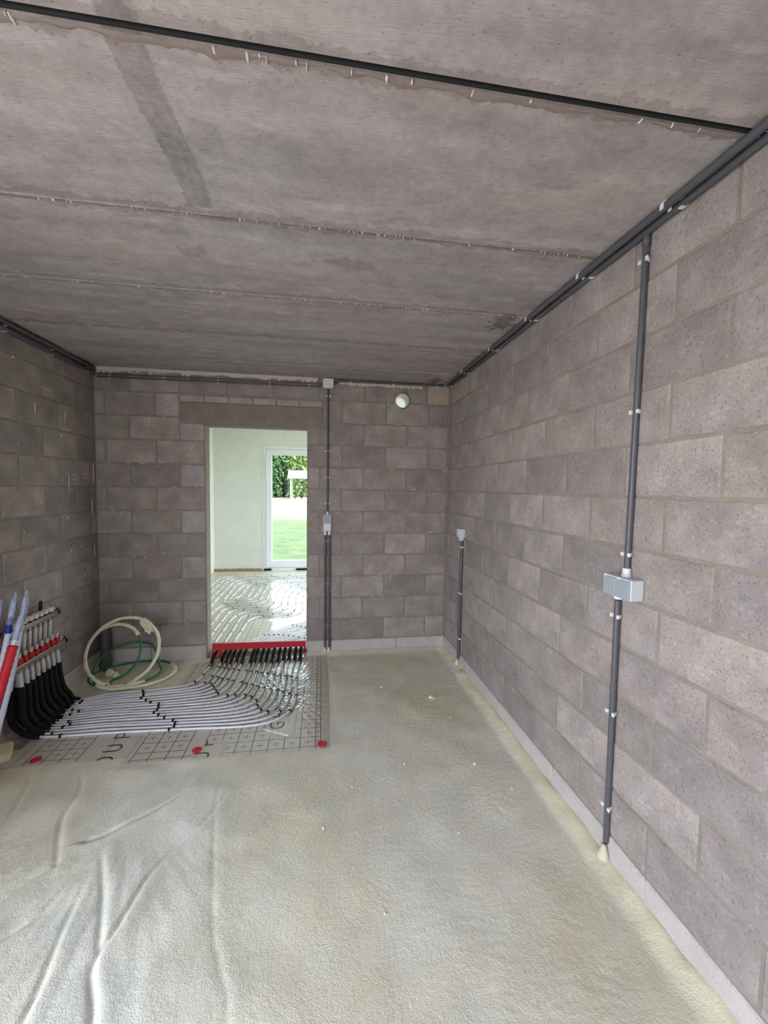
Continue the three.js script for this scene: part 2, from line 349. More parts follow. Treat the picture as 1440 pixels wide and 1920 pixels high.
// ---------------------------------------------------------------- ceiling of hollow-core planks
{
  const backing = structure('ceiling', metricUV(box(XL - WT, XR + WT, H + 0.088, H + 0.22, -0.07, ZREAR + 0.2)), M.mortar, 'ceiling of concrete floor planks with open seams');
  const TW = 1024, TH = 200, LX = XR - XL;
  const plankMat = (seed, o = {}) => {
    const map = dataTex(TW, TH, (px, py) => {
      const x = XL + px / TW * LX, z = py / TH * 0.6;         // metres along and across the plank
      let b = 0.86 + 0.05 * n3(x * 0.8, z * 4, seed) + 0.025 * n3(x * 1.6, z * 14, seed + 5) + 0.035 * n3(x * 7, z * 9, seed + 9) + 0.03 * n3(x * 30, z * 30, seed + 2) + 0.05 * (W(px, py) - 0.5);
      let warm = 0.5 + 0.5 * n3(x * 0.7, z * 2.2, seed + 20);
      const blot = n3(x * 3.1, z * 6, seed + 31) + 0.5 * n3(x * 12, z * 22, seed + 33);
      b -= 0.05 * smooth(0.5, 1.1, blot);
      const lime = n3(x * 1.5, z * 10, seed + 40) + 0.4 * n3(x * 9, z * 30, seed + 41);
      b += 0.07 * smooth(0.5, 1.0, lime);
      // rough pitted edge next to a seam
      const e = Math.min(z, 0.6 - z), rag = 0.03 + 0.016 * n2(x * 9, seed) + 0.008 * n2(x * 40, seed);
      if (e < rag) { b -= 0.07 * (0.4 + W(px * 3, py * 3)); warm = 0.9; } else if (e < rag + 0.05) b += 0.05 * (1 - (e - rag) / 0.05) * (0.5 + 0.5 * n2(x * 5, z * 20));
      if (W(px * 7 + 3, py * 5) > 0.9975) b -= 0.28;
      const k = o.mark?.(x, z) ?? 0; b -= k;
      return [b * (1 + 0.010 * warm), b * (0.985 - 0.02 * warm), b * (1.0 - 0.05 * warm)];
    }, true);
    map.wrapS = map.wrapT = THREE.ClampToEdgeWrapping;
    return std({ color: rgb(192, 187, 183), map, bumpMap: blockBump, bumpScale: 0.0015, roughness: 0.9 });
  };
  const band = (x, z) => { const xm = -1.592 + 0.008 * Math.sin(z * 9) + 0.004 * n2(z * 40, 2), d = Math.abs(x - xm); return (d < 0.041 ? 0.11 + 0.03 * n2(x * 30, z * 12) : 0); };
  const damp = (cx, cz, rx, rz, s) => (x, z) => { const d = Math.hypot((x - cx) / rx, (z - cz) / rz) + 0.5 * n2(x * 14, z * 14); return s * smooth(1.15, 0.6, d); };
  const d1 = damp(-0.14, 0.52, 0.07, 0.14, 0.22), d2 = damp(-0.17, 0.2, 0.06, 0.1, 0.26), d3 = damp(-1.49, 0.34, 0.05, 0.06, 0.05), d4 = damp(-1.05, 0.37, 0.13, 0.05, 0.1), d5 = damp(-1.7, 0.35, 0.06, 0.05, 0.1);
  const mats = [
    plankMat(3, { mark: (x, z) => d2(x, z) }), plankMat(17), plankMat(29, { mark: d1 }), plankMat(41, { mark: (x, z) => d4(x, z) + d5(x, z) }),
    plankMat(53, { mark: (x, z) => (z > 0.03 ? band(x, z) : 0) + d3(x, z) }), plankMat(67, { mark: (x, z) => (z < 0.2 ? band(x, z) : 0) })];
  for (let i = 0; i + 1 < SEAMS.length; i++) {
    const half = (k) => (k === 5 ? 0.0065 : 0.0024), a = SEAMS[i] + half(i), b = SEAMS[i + 1] - half(i + 1), w = b - a, c = 0.006;
    // cross-section with chamfered lower edges
    const s = new THREE.Shape([[-w / 2 + c, 0], [w / 2 - c, 0], [w / 2, c], [w / 2, 0.09], [-w / 2, 0.09], [-w / 2, c]].map((p) => new THREE.Vector2(...p)));
    const L = LX + 0.02, g = new THREE.ExtrudeGeometry(s, { depth: L, bevelEnabled: false });
    g.rotateY(-Math.PI / 2);                                  // extrusion along -x, shape x along z
    const p = g.attributes.position, uv = g.attributes.uv;
    for (let k = 0; k < p.count; k++) uv.setXY(k, (p.getX(k) + L) / L, (p.getZ(k) + w / 2) / 0.6);
    const m = shadow(new THREE.Mesh(g, mats[Math.min(i, 5)])); m.name = 'concrete_plank'; m.position.set(XR + 0.01, H + (i % 2 ? 0.001 : -0.001), (a + b) / 2); backing.add(m);
  }
  // thin black strips added in some seams to draw a dark line
  SEAMS.slice(1, -1).forEach((z, i) => { if (i < 4) return; const w = 0.0072; part('dark_seam_strip', rbox(XL + 0.004, XR - 0.004, H - 0.001, H + 0.03, z - w / 2 + 0.001, z + w / 2 + 0.001, 0.0012, 1), M.seamBlack, backing); });
  // grout that leaked through the seams: a thin rough fillet on the far side of each, with drips
  const r3 = mulberry(99);
  SEAMS.slice(1, -2).forEach((z, i) => {
    const wide = i === 4 ? 0.023 : i === 3 ? 0.012 : 0.008, pos = [], idx = [], nx = 300, nz = 4;
    for (let k = 0; k <= nx; k++) for (let q = 0; q <= nz; q++) {
      const x = lerp(XL + 0.01, XR - 0.05, k / nx), t = q / nz, ww = wide * (0.65 + 0.6 * n2(x * 6, i * 3) + 0.2 * n2(x * 30, i));
      const th = (0.0014 + 0.0008 * n2(x * 40, t * 3 + i)) * Math.sin(Math.PI * (0.15 + 0.8 * t)) + (i < 4 ? 0.001 : 0);
      pos.push(x, H - 0.002 - Math.max(0, th), z - 0.008 - Math.max(0.003, ww) * t);
      if (k && q) { const b0 = k * (nz + 1) + q, c0 = b0 - nz - 1; idx.push(c0 - 1, c0, b0, c0 - 1, b0, b0 - 1); }
    }
    const g = new THREE.BufferGeometry(); g.setAttribute('position', new THREE.Float32BufferAttribute(pos, 3)); g.setIndex(idx); g.computeVertexNormals(); metricUV(g);
    const uvA = new Float32Array(pos.length / 3 * 2); for (let k = 0; k < pos.length / 3; k++) { uvA[k * 2] = pos[k * 3] * 3; uvA[k * 2 + 1] = pos[k * 3 + 2] * 3; } g.setAttribute('uv', new THREE.BufferAttribute(uvA, 2));
    const s = part('grout_smear', g, M.grout, backing); s.userData.kind = 'stuff';
    const drips = [];
    for (let n = 0; n < (i === 4 ? 34 : 70); n++) {
      const x = XL + 0.03 + r3() * (LX - 0.1), h = 0.004 + r3() * 0.008, l = (i === 4 ? 0.01 + r3() * 0.02 : 0.005 + r3() * 0.006);
      drips.push(new THREE.SphereGeometry(0.5, 6, 4).scale(0.003 + r3() * 0.005, h, l).translate(x, H - 0.002, z - 0.006 - l * 0.45));
    }
    const d = part('grout_drips', clean(drips), M.groutPale, backing); d.userData.kind = 'stuff';
  });
}

// ---------------------------------------------------------------- floor of sprayed foam
const creases = [
  [0.011, [[-1.683, 1.384], [-1.810, 1.645], [-1.901, 1.749], [-1.983, 1.811], [-2.096, 1.885], [-2.165, 1.918]]],
  [0.013, [[-1.624, 1.725], [-1.683, 1.882], [-1.723, 1.943], [-1.784, 2.022], [-1.828, 2.124], [-1.843, 2.228], [-1.857, 2.336], [-1.877, 2.398], [-1.874, 2.450], [-1.803, 2.584], [-1.75, 2.8], [-1.7, 3.3]]],
  [0.010, [[-2.070, 1.983], [-1.965, 2.191], [-1.885, 2.381]]],
  [0.013, [[-2.055, 2.093], [-2.038, 2.293], [-2.014, 2.431], [-2.000, 2.556], [-1.97, 2.9], [-1.98, 3.4]]],
  [0.011, [[-2.063, 1.997], [-2.128, 2.148], [-2.161, 2.241], [-2.228, 2.301], [-2.36, 2.45], [-2.6, 2.8]]],
  [0.010, [[-2.217, 2.025], [-2.288, 2.094], [-2.324, 2.161], [-2.45, 2.36], [-2.7, 2.6]]],
  [0.009, [[-2.672, 1.391], [-2.608, 1.629], [-2.586, 1.730], [-2.62, 1.9]]],
  [0.003, [[-1.683, 1.455], [-1.659, 1.790], [-1.574, 2.181], [-1.527, 2.373], [-1.470, 2.507], [-1.425, 2.637], [-1.4, 3.1]]],
  [0.008, [[-2.45, 1.42], [-2.35, 1.6], [-2.33, 1.78], [-2.217, 2.025]]],
];
const seg = [];
for (const [d, pts] of creases) { const c = new THREE.SplineCurve(pts.map((p) => new THREE.Vector2(...p))).getSpacedPoints(pts.length * 4), l = []; for (let i = 0; i + 1 < c.length; i++) l.push([d * smooth(-0.1, 0.3, i / c.length), c[i].x, c[i].y, c[i + 1].x, c[i + 1].y]); seg.push(l); }
const MATX = -1.10, MATZ = 1.43;
function floorY(x, z) {
  let y = 0.004 * n2(x * 1.1, z * 1.1) + 0.004 * n2(x * 2.7 + 7, z * 2.7);
  const onMat = smooth(MATX + 0.05, MATX - 0.02, x) * smooth(MATZ + 0.06, MATZ - 0.01, z);
  y = lerp(y, 0, onMat);
  y -= 0.02 * smooth(-1.2, -2.4, x) * smooth(1.2, 0.2, z);                     // the floor dips to the corner with the coil
  const rough = 1 - onMat * 0.85, leftish = smooth(-0.9, -2.0, x);
  y += rough * (0.008 * leftish * n2(x * 3.3 + 1, z * 2.1 + 4) + 0.002 * leftish * n2(x * 9, z * 5));
  // skin ripples, drawn out across the run of the spray gun on the right
  y += rough * (1 - 0.6 * leftish) * 0.0017 * n2(x * 10 + 1.2 * n2(x * 2, z * 2), z * 36 + 1.4 * n2(x * 3, z * 3)) * (0.5 + 0.5 * n2(x * 1.6 + 3, z * 1.3)) * smooth(-1.3, -0.2, x);
  y += rough * 0.0006 * n2(x * 40, z * 40) + rough * 0.0004 * n2(x * 90, z * 90);
  { const fx = x + 2.05, fz = z - 1.75, fa = Math.atan2(fx, fz), fd = Math.hypot(fx, fz); y += 0.0016 * leftish * smooth(0.15, 0.5, fd) * smooth(1.7, 2.1, z) * n2(fa * 9 + fd, fd * 2.2) * (1 + 0.6 * n2(fa * 30, fd * 5)); }
  if (x < -1.3 && z > 1.3) for (const line of seg) {
    let best = 1, d = 0, side = 1;
    for (const [d0, ax, az, bx, bz] of line) {
      const vx = bx - ax, vz = bz - az, t = clamp(((x - ax) * vx + (z - az) * vz) / (vx * vx + vz * vz), 0, 1), qx = x - ax - t * vx, qz = z - az - t * vz, dd = Math.hypot(qx, qz);
      if (dd < best) { best = dd; d = d0; side = qx * vz - qz * vx > 0 ? 1 : -1; }
    }
    if (best < 0.13) y += -d * 0.9 * Math.exp(-((best / 0.0085) ** 2)) + (side > 0 ? 0.55 : 0.12) * d * Math.exp(-(((best - 0.03) / 0.03) ** 2));
  }
  // foam climbs the foot of the walls
  const dR = XR - 0.006 - x, dL = x - XL - 0.006, dB = z - 0.005, wob = 1 + 0.3 * n2(x * 5, z * 5);
  y += 0.026 * wob * smooth(0.10, 0.0, dR) + 0.03 * wob * smooth(0.09, 0, dL) * smooth(2.6, 0.4, z);
  y += 0.018 * wob * smooth(0.10, 0, dB) * (x > -1.29 || x < DX0 ? 1 : 0.3);
  return y;
}
{
  const x0 = XL - 0.02, x1 = XR + 0.02, z0 = -0.01, z1 = ZREAR + 0.05, pos = [], uv = [], idx = [];
  const xs = [], zs = []; for (let x = x0; x < x1; x += 0.008) xs.push(x); xs.push(x1);
  for (let z = z0; z < z1; z += z < 3.4 ? 0.008 : 0.03) zs.push(z); zs.push(z1);
  const col = [], fresh = C().setRGB(0.92, 0.90, 0.72), tan = C().setRGB(0.91, 0.86, 0.73), pale = C().setRGB(0.97, 0.97, 0.95), cc = C();
  for (const z of zs) for (const x of xs) {
    pos.push(x, floorY(x, z), z); uv.push(x * 1.6, z * 1.6);
    // foam skin tanned in patches; a bead of greener, later foam lies in the cove along the right wall
    const k = clamp(0.55 + 0.45 * n2(x * 0.8 + 5, z * 0.7) + 0.22 * n2(x * 3.1, z * 2.3), 0, 1);
    cc.copy(pale).lerp(tan, k); if (XR - x < 0.2) cc.lerp(fresh, smooth(0.085, 0.06, XR - x + 0.012 * n2(z * 11, 3)));
    col.push(cc.r, cc.g, cc.b);
  }
  const nx = xs.length;
  for (let j = 0; j + 1 < zs.length; j++) for (let i = 0; i + 1 < nx; i++) { const a = j * nx + i; idx.push(a, a + nx, a + 1, a + 1, a + nx, a + nx + 1); }
  const g = new THREE.BufferGeometry(); g.setAttribute('position', new THREE.Float32BufferAttribute(pos, 3)); g.setAttribute('uv', new THREE.Float32BufferAttribute(uv, 2)); g.setAttribute('color', new THREE.Float32BufferAttribute(col, 3)); g.setIndex(idx); g.computeVertexNormals();
  const fl = structure('floor', g, M.foam, 'floor of cream sprayed insulation foam with ripples and creases');
  // foam cones where conduits meet the floor, and loose crumbs
  const cone = (x, z, r, h) => part('foam_cone', new THREE.LatheGeometry([[r, -0.02], [r * 0.9, 0.005], [r * 0.55, h * 0.5], [r * 0.36, h], [0.001, h]].map((p) => new THREE.Vector2(...p)), 12).translate(x, floorY(x, z), z), M.foamPlain, fl);
  cone(0.0, 2.313, 0.026, 0.05); cone(-0.002, 0.45, 0.024, 0.04); cone(-1.128, 0.022, 0.02, 0.04); cone(-1.09, 0.022, 0.02, 0.04);
  for (const [x, z, r] of [[-0.362, 0.928, 0.014], [-0.345, 0.94, 0.009], [-0.311, 1.67, 0.009], [-0.702, 0.731, 0.009], [-0.191, 1.879, 0.006], [-0.7, 1.62, 0.006], [-0.55, 2.1, 0.005], [-1.15, 2.0, 0.006], [-0.93, 2.4, 0.005], [-0.3, 1.2, 0.006], [-1.0, 1.75, 0.006], [-0.85, 1.2, 0.005]]) {
    const c = new THREE.IcosahedronGeometry(r, 1); const p = c.attributes.position; for (let i = 0; i < p.count; i++) { const s = 1 + 0.35 * n3(p.getX(i) * 90 + x * 40, p.getY(i) * 90, p.getZ(i) * 90); p.setXYZ(i, p.getX(i) * s, p.getY(i) * s * 0.8, p.getZ(i) * s); } c.computeVertexNormals();
    part('foam_crumb', c.translate(x, floorY(x, z) + r * 0.45, z), M.foamLump, fl);
  }
}

// ---------------------------------------------------------------- electrical conduits, clips and boxes
// saddle clip: local y along the conduit, local z away from the wall
function clipGeo(r, w = 0.014, ft = 0.009) {
  const s = new THREE.Shape(); const R = r + 0.0028;
  s.moveTo(-R - ft, -r); s.lineTo(-R - ft, -r + 0.003); s.lineTo(-R, -r + 0.003); s.lineTo(-R, 0); s.absarc(0, 0, R, Math.PI, 0, true); s.lineTo(R, -r + 0.003); s.lineTo(R + ft, -r + 0.003); s.lineTo(R + ft, -r);
  s.lineTo(r * 0.99, -r); s.lineTo(r * 0.99, 0); s.absarc(0, 0, r * 0.99, 0, Math.PI, false); s.lineTo(-r * 0.99, -r); s.closePath();
  return new THREE.ExtrudeGeometry(s, { depth: w, bevelEnabled: false, curveSegments: 8 }).translate(0, 0, -w / 2).rotateX(Math.PI / 2).scale(1, 1, -1).applyMatrix4(new THREE.Matrix4().makeScale(1, 1, 1));
}
const clipCache = {};
function addClip(parent, at, axis, normal, r, w, ft) {
  const key = r + '|' + (w ?? 0) + '|' + (ft ?? 0);
  let g = clipCache[key];
  if (!g) {
    const s = clipGeo(r, w, ft); if (s.index) { const f = s.toNonIndexed(); g = f; } else g = s;
    // the mirror above turned the faces round: turn them back
    const p = g.attributes.position; for (let i = 0; i < p.count; i += 3) { for (const k of ['position', 'uv']) { const a = g.attributes[k], n = a.itemSize; for (let q = 0; q < n; q++) { const t = a.array[(i + 1) * n + q]; a.array[(i + 1) * n + q] = a.array[(i + 2) * n + q]; a.array[(i + 2) * n + q] = t; } } }
    g.computeVertexNormals(); clipCache[key] = g;
  }
  const m = shadow(new THREE.Mesh(g, M.clip)); m.name = 'clip';
  const y = V(...axis), z = V(...normal), x = y.clone().cross(z);
  m.quaternion.setFromRotationMatrix(new THREE.Matrix4().makeBasis(x, y, z));
  m.position.set(...at).sub(parent.position); parent.add(m); return m;
}
// a straight conduit that may have a bend list
function conduit(label, pts, r, mat, clips, axis, normal, group) {
  const t = thing('cable_conduit', label, 'conduit', pts[0], group);
  const c = pts.length === 2 ? lineOf(pts[0], pts[1]) : curveOf(pts, 'catmullrom', 0.15);
  part('tube', sweep(c, pts.length === 2 ? 1 : pts.length * 10, 14, r), mat, t);
  for (const at of clips) addClip(t, at, axis, normal, r + 0.0005, undefined, group ? 0.0005 : undefined);
  return t;
}
{
  const nx = [-1, 0, 0], nz = [0, 0, 1], up = [0, 1, 0], dn = [0, -1, 0], az = [0, 0, 1], ax = [1, 0, 0], xl = [1, 0, 0];
  // right wall, in the corner under the ceiling
  const zc = [0.06, 0.50, 1.06, 1.57, 2.04, 2.50, 3.02, 3.5, 4.1, 4.7, 5.2];
  conduit('dark conduit under the ceiling along the right wall, the outer of two', [[-0.034, H - 0.016, 0.03], [-0.034, H - 0.016, ZREAR]], 0.0135, M.conduit, zc.map((z) => [-0.034, H - 0.016, z]), az, dn, 'conduits along the top of the right wall');
  conduit('dark conduit along the top of the right wall, the one touching the blocks', [[0.004, H - 0.022, 0.03], [0.004, H - 0.022, ZREAR]], 0.0125, M.conduit, zc.map((z) => [0.004, H - 0.022, z + 0.03]), az, nx, 'conduits along the top of the right wall');
  // right wall, tall drop to the double socket
  const A = conduit('grey conduit running down the right wall to the double socket box', [[0.0085, 2.468, 2.372], [0.0085, 1.235, 2.355]], 0.0115, M.conduitLight, [2.384, 1.835, 1.291].map((y) => [0.0085, y, 2.355 + (y - 1.235) * 0.0138]), up, nx);
  part('socket_coupling', rod([0.0085, 2.44, 2.3716], [0.0085, 2.472, 2.372], 0.0138), M.conduit, A);
  conduit('grey conduit from the double socket box down to the foam floor', [[0.0085, 1.10, 2.315], [0.0085, 0.085, 2.313]], 0.0122, M.conduitLight, [1.036, 0.636, 0.236].map((y) => [0.0085, y, 2.314]), up, nx);
  const cable = thing('power_cable', 'thin dark cable end below the conduit on the right wall', 'cable', [0.0055, 0.02, 2.313]);
  part('tube', rod([0.003, 0.02, 2.313], [0.0085, 0.10, 2.313], 0.005, 8), M.black, cable);
  // double socket box, two units side by side
  const B = thing('socket_box', 'grey surface-mounted double socket box on the right wall', 'socket box', [0.022, 1.17, 2.36]);
  part('housing', rbox(-0.034, 0.0205, 1.126, 1.205, 2.285, 2.432, 0.004), M.boxGrey, B);
  for (const [z0, z1] of [[2.288, 2.357], [2.360, 2.429]]) { const f = part('flap_lid', rbox(-0.041, -0.033, 1.130, 1.199, z0, z1, 0.003), M.flapGrey, B); part('hinge_lug', rbox(-0.0405, -0.03, 1.198, 1.206, z0 + 0.002, z0 + 0.016, 0.002), M.clip, f); }
  part('inlet', rod([0.0085, 1.20, 2.355], [0.0085, 1.237, 2.355], 0.0155), M.boxLid, B); part('inlet', rod([0.0085, 1.128, 2.316], [0.0085, 1.106, 2.316], 0.0155), M.boxLid, B);
  part('inlet_collar', rod([0.0085, 1.196, 2.355], [0.0085, 1.216, 2.355], 0.018), M.boxGrey, B);
  // right wall, near the far corner
  conduit('dark conduit below the small socket box near the far corner, nearer the door wall', [[0.008, 1.12, 0.447], [0.008, 0.03, 0.436]], 0.0095, M.conduit, [1.044, 0.647, 0.255].map((y) => [0.008, y, 0.436 + 0.0101 * y]), up, nx, 'pair of conduits near the far corner');
  conduit('dark conduit below the small socket box near the far corner, nearer the camera', [[0.008, 1.12, 0.475], [0.008, 0.09, 0.465]], 0.0095, M.conduit, [1.044, 0.647, 0.255].map((y) => [0.008, y, 0.464 + 0.0097 * y]), up, nx, 'pair of conduits near the far corner');
  const D = thing('socket_box', 'small white socket box on the right wall near the far corner', 'socket box', [0.022, 1.165, 0.47]);
  part('housing', rbox(-0.022, 0.021, 1.128, 1.202, 0.432, 0.508, 0.004), M.boxGrey, D); part('lid', rbox(-0.029, -0.021, 1.131, 1.199, 0.435, 0.505, 0.003), M.boxLid, D);
  part('inlet', rbox(-0.012, 0.020, 1.100, 1.130, 0.434, 0.484, 0.004), M.boxLid, D);
  // far wall, above the doorway
  conduit('dark conduit along the top of the far wall left of the junction box, upper one', [[-3.0, 2.443, 0.010], [-1.162, 2.452, 0.010]], 0.0072, M.conduit, [-2.905, -2.485, -2.05, -1.62, -1.28].map((x) => [x, 2.443 + (x + 3) * 0.0049, 0.010]), ax, nz, 'pair of conduits over the doorway');
  conduit('dark conduit along the top of the far wall left of the junction box, lower one', [[-3.0, 2.418, 0.010], [-1.162, 2.427, 0.010]], 0.0072, M.conduit, [-2.905, -2.485, -2.05, -1.62, -1.28].map((x) => [x, 2.418 + (x + 3) * 0.0049, 0.010]), ax, nz, 'pair of conduits over the doorway');
  const E = thing('junction_box', 'square light grey junction box above the doorway at its right', 'junction box', [-1.111, 2.458, 0]);
  part('housing', rbox(-1.160, -1.062, 2.41, 2.498, 0.001, 0.036, 0.008, 3), M.boxGrey, E); part('lid', rbox(-1.158, -1.064, 2.412, 2.496, 0.034, 0.045, 0.005, 3), M.boxLid, E);
  for (const sx of [-1, 1]) for (const sy of [-1, 1]) part('screw', new THREE.CylinderGeometry(0.005, 0.005, 0.004, 8).rotateX(Math.PI / 2).translate(-1.111 + sx * 0.038, 2.454 + sy * 0.033, 0.046), M.boxGrey, E);
  conduit('dark conduit under the ceiling right of the junction box to the corner', [[-1.062, 2.462, 0.014], [-1.04, 2.466, 0.014], [-1.01, 2.486, 0.014], [-0.98, 2.491, 0.014], [-0.5, 2.492, 0.014], [0.012, 2.492, 0.014]], 0.0105, M.conduit, [-0.915, -0.521, -0.114].map((x) => [x, 2.4915, 0.014]), ax, nz);
  conduit('dark conduit dropping from the junction box to the switch beside the doorway', [[-1.113, 2.41, 0.012], [-1.1115, 1.30, 0.012]], 0.0095, M.conduit, [2.345, 1.857, 1.62, 1.386].map((y) => [-1.1125, y, 0.012]), up, nz);
  const Fb = thing('light_switch', 'light grey surface light switch beside the doorway', 'switch', [-1.111, 1.21, 0]);
  part('housing', rbox(-1.1475, -1.0755, 1.135, 1.284, 0.001, 0.034, 0.005), M.boxGrey, Fb); part('rocker', rbox(-1.139, -1.084, 1.208, 1.274, 0.033, 0.041, 0.003), M.flapGrey, Fb); part('cover', rbox(-1.141, -1.082, 1.143, 1.202, 0.033, 0.038, 0.003), M.boxLid, Fb);
  part('inlet', rod([-1.1115, 1.282, 0.013], [-1.1115, 1.312, 0.013], 0.012), M.boxLid, Fb);
  for (const x of [-1.13, -1.093]) part('inlet', rod([x, 1.137, 0.014], [x, 1.100, 0.014], 0.013), M.boxLid, Fb);
  for (const [x, w] of [[-1.130, 'left'], [-1.092, 'right']])
    conduit(`dark conduit from the switch beside the doorway to the floor, ${w} one of the pair`, [[x, 1.102, 0.0135], [x + 0.004, 0.052, 0.019]], 0.0105, M.conduit, [1.045, 0.651, 0.262].map((y) => [x + 0.004 * (1.1 - y), y, 0.0135 + 0.0052 * (1.1 - y)]), up, nz, 'pair of conduits below the switch');
  // left wall, under the ceiling
  const zl = [0.136, 0.567, 0.995, 1.6, 2.2, 2.8, 3.4, 4.0, 4.6, 5.2];
  conduit('dark conduit along the top of the left wall, upper one', [[XL + 0.0175, 2.478, 0.03], [XL + 0.0175, 2.478, ZREAR]], 0.0155, M.conduit, [], az, xl, 'conduits along the top of the left wall');
  conduit('dark conduit along the top of the left wall, lower one with white clips', [[XL + 0.0175, 2.436, 0.03], [XL + 0.0175, 2.436, ZREAR]], 0.0155, M.conduit, zl.map((z) => [XL + 0.0175, 2.436, z]), az, xl, 'conduits along the top of the left wall');
  // pipe sleeve through the far wall
  const Vn = thing('vent_sleeve', 'round white pipe sleeve through the far wall near the right corner', 'vent', [-0.435, 2.336, 0]);
  const ring = new THREE.LatheGeometry([[0.062, -0.16], [0.0735, -0.16], [0.0735, 0.012], [0.062, 0.012], [0.062, -0.16]].map((p) => new THREE.Vector2(...p)), 40).rotateX(Math.PI / 2).translate(-0.435, 2.336, 0);
  part('sleeve', ring, M.pvc, Vn);
}

// ---------------------------------------------------------------- printed floor mats
function matCanvas(x0, x1, z0, z1, base, lineCol, draw, S = 900) {
  const cv = document.createElement('canvas'); cv.width = Math.round((x1 - x0) * S); cv.height = Math.round((z1 - z0) * S);
  const c = cv.getContext('2d'); c.fillStyle = base; c.fillRect(0, 0, cv.width, cv.height);
  c.scale(S, S); c.translate(-x0, -z0); c.strokeStyle = lineCol; c.fillStyle = lineCol; c.lineWidth = 0.0042; draw(c);
  const t = new THREE.CanvasTexture(cv); t.colorSpace = THREE.SRGBColorSpace; t.anisotropy = 8; return t;
}
function gridPrint(c, xs, zs, skip) {
  const [xa, xb, za, zb] = [xs[0], xs[xs.length - 1], zs[0], zs[zs.length - 1]];
  for (const x of xs) { c.beginPath(); c.moveTo(x, za - 0.05); c.lineTo(x, zb + 0.05); c.stroke(); }
  for (const z of zs) { c.beginPath(); c.moveTo(xa, z); c.lineTo(xb, z); c.stroke(); }
  c.lineWidth = 0.003;
  for (let i = 0; i + 1 < xs.length; i++) for (let k = 0; k + 1 < zs.length; k++) {
    if (xs[i + 1] - xs[i] > 0.12) continue;
    const x = (xs[i] + xs[i + 1]) / 2, z = (zs[k] + zs[k + 1]) / 2; if (skip?.(x, z)) continue;
    c.beginPath(); c.moveTo(x - 0.022, z); c.lineTo(x + 0.022, z); c.moveTo(x, z - 0.02); c.lineTo(x, z + 0.02); c.stroke();
  }
  c.lineWidth = 0.0042;
}
// the word printed in a double-outlined box, read from the camera side towards the door
function wordBox(c, x, zFar, base, lineCol, len = 0.74, w = 0.15) {
  c.save(); c.fillStyle = base; c.fillRect(x - w / 2 - 0.01, zFar - 0.01, w + 0.02, len + 0.02);
  c.strokeStyle = 'rgba(70,66,64,0.55)'; c.lineWidth = 0.003; c.strokeRect(x - w / 2, zFar, w, len); c.strokeRect(x - w / 2 + 0.012, zFar + 0.012, w - 0.024, len - 0.024);
  c.fillStyle = lineCol; c.font = '0.125px sans-serif'; c.textAlign = 'center'; c.textBaseline = 'middle';
  [...'GROUP'].forEach((ch, i) => { c.save(); c.translate(x, zFar + len - 0.13 - i * 0.118); c.rotate(-Math.PI / 2); c.scale(1.05, 1); c.fillText(ch, 0, 0); c.restore(); });
  c.restore();
}
const range = (a, b, s) => { const o = []; for (let v = a; v <= b + 1e-6; v += s) o.push(v); return o; };
function matY(x, z) {
  let y = 0.0035 + 0.0012 * n2(x * 5, z * 5);
  // the foil puckers around the bend of the pipes
  const dx = x + 1.42, dz = z - 0.75, a = Math.atan2(dz, dx), d = Math.hypot(dx * 1.6, dz);
  y += 0.0065 * smooth(0.85, 0.2, d) * smooth(0.02, 0.12, d) * Math.max(0, n2(a * 7.5, 2 + d * 0.8) - 0.1) + 0.0012 * smooth(0.8, 0.2, d) * n2(x * 24, z * 24);
  y += 0.0045 * Math.exp(-(((z - 1.24 - (x + 1.45) * 0.55) / 0.012) ** 2)) * smooth(0.16, 0.02, Math.abs(x + 1.46));
  return y;
}
function sheet(x0, x1, z0, z1, lift, nx, nz) {
  const g = new THREE.PlaneGeometry(x1 - x0, z1 - z0, nx, nz).rotateX(-Math.PI / 2).translate((x0 + x1) / 2, 0, (z0 + z1) / 2), p = g.attributes.position;
  for (let i = 0; i < p.count; i++) { const x = p.getX(i), z = p.getZ(i); p.setY(i, floorBase(x, z) + matY(x, z) + lift); }
  g.computeVertexNormals(); return g;
}
function floorBase(x, z) { return -0.02 * smooth(-1.2, -2.4, x) * smooth(1.2, 0.2, z); }
const foil = (map, extra) => new THREE.MeshPhysicalMaterial({ map, roughness: 0.42, clearcoat: 0.75, clearcoatRoughness: 0.1, side: THREE.DoubleSide, ...extra });
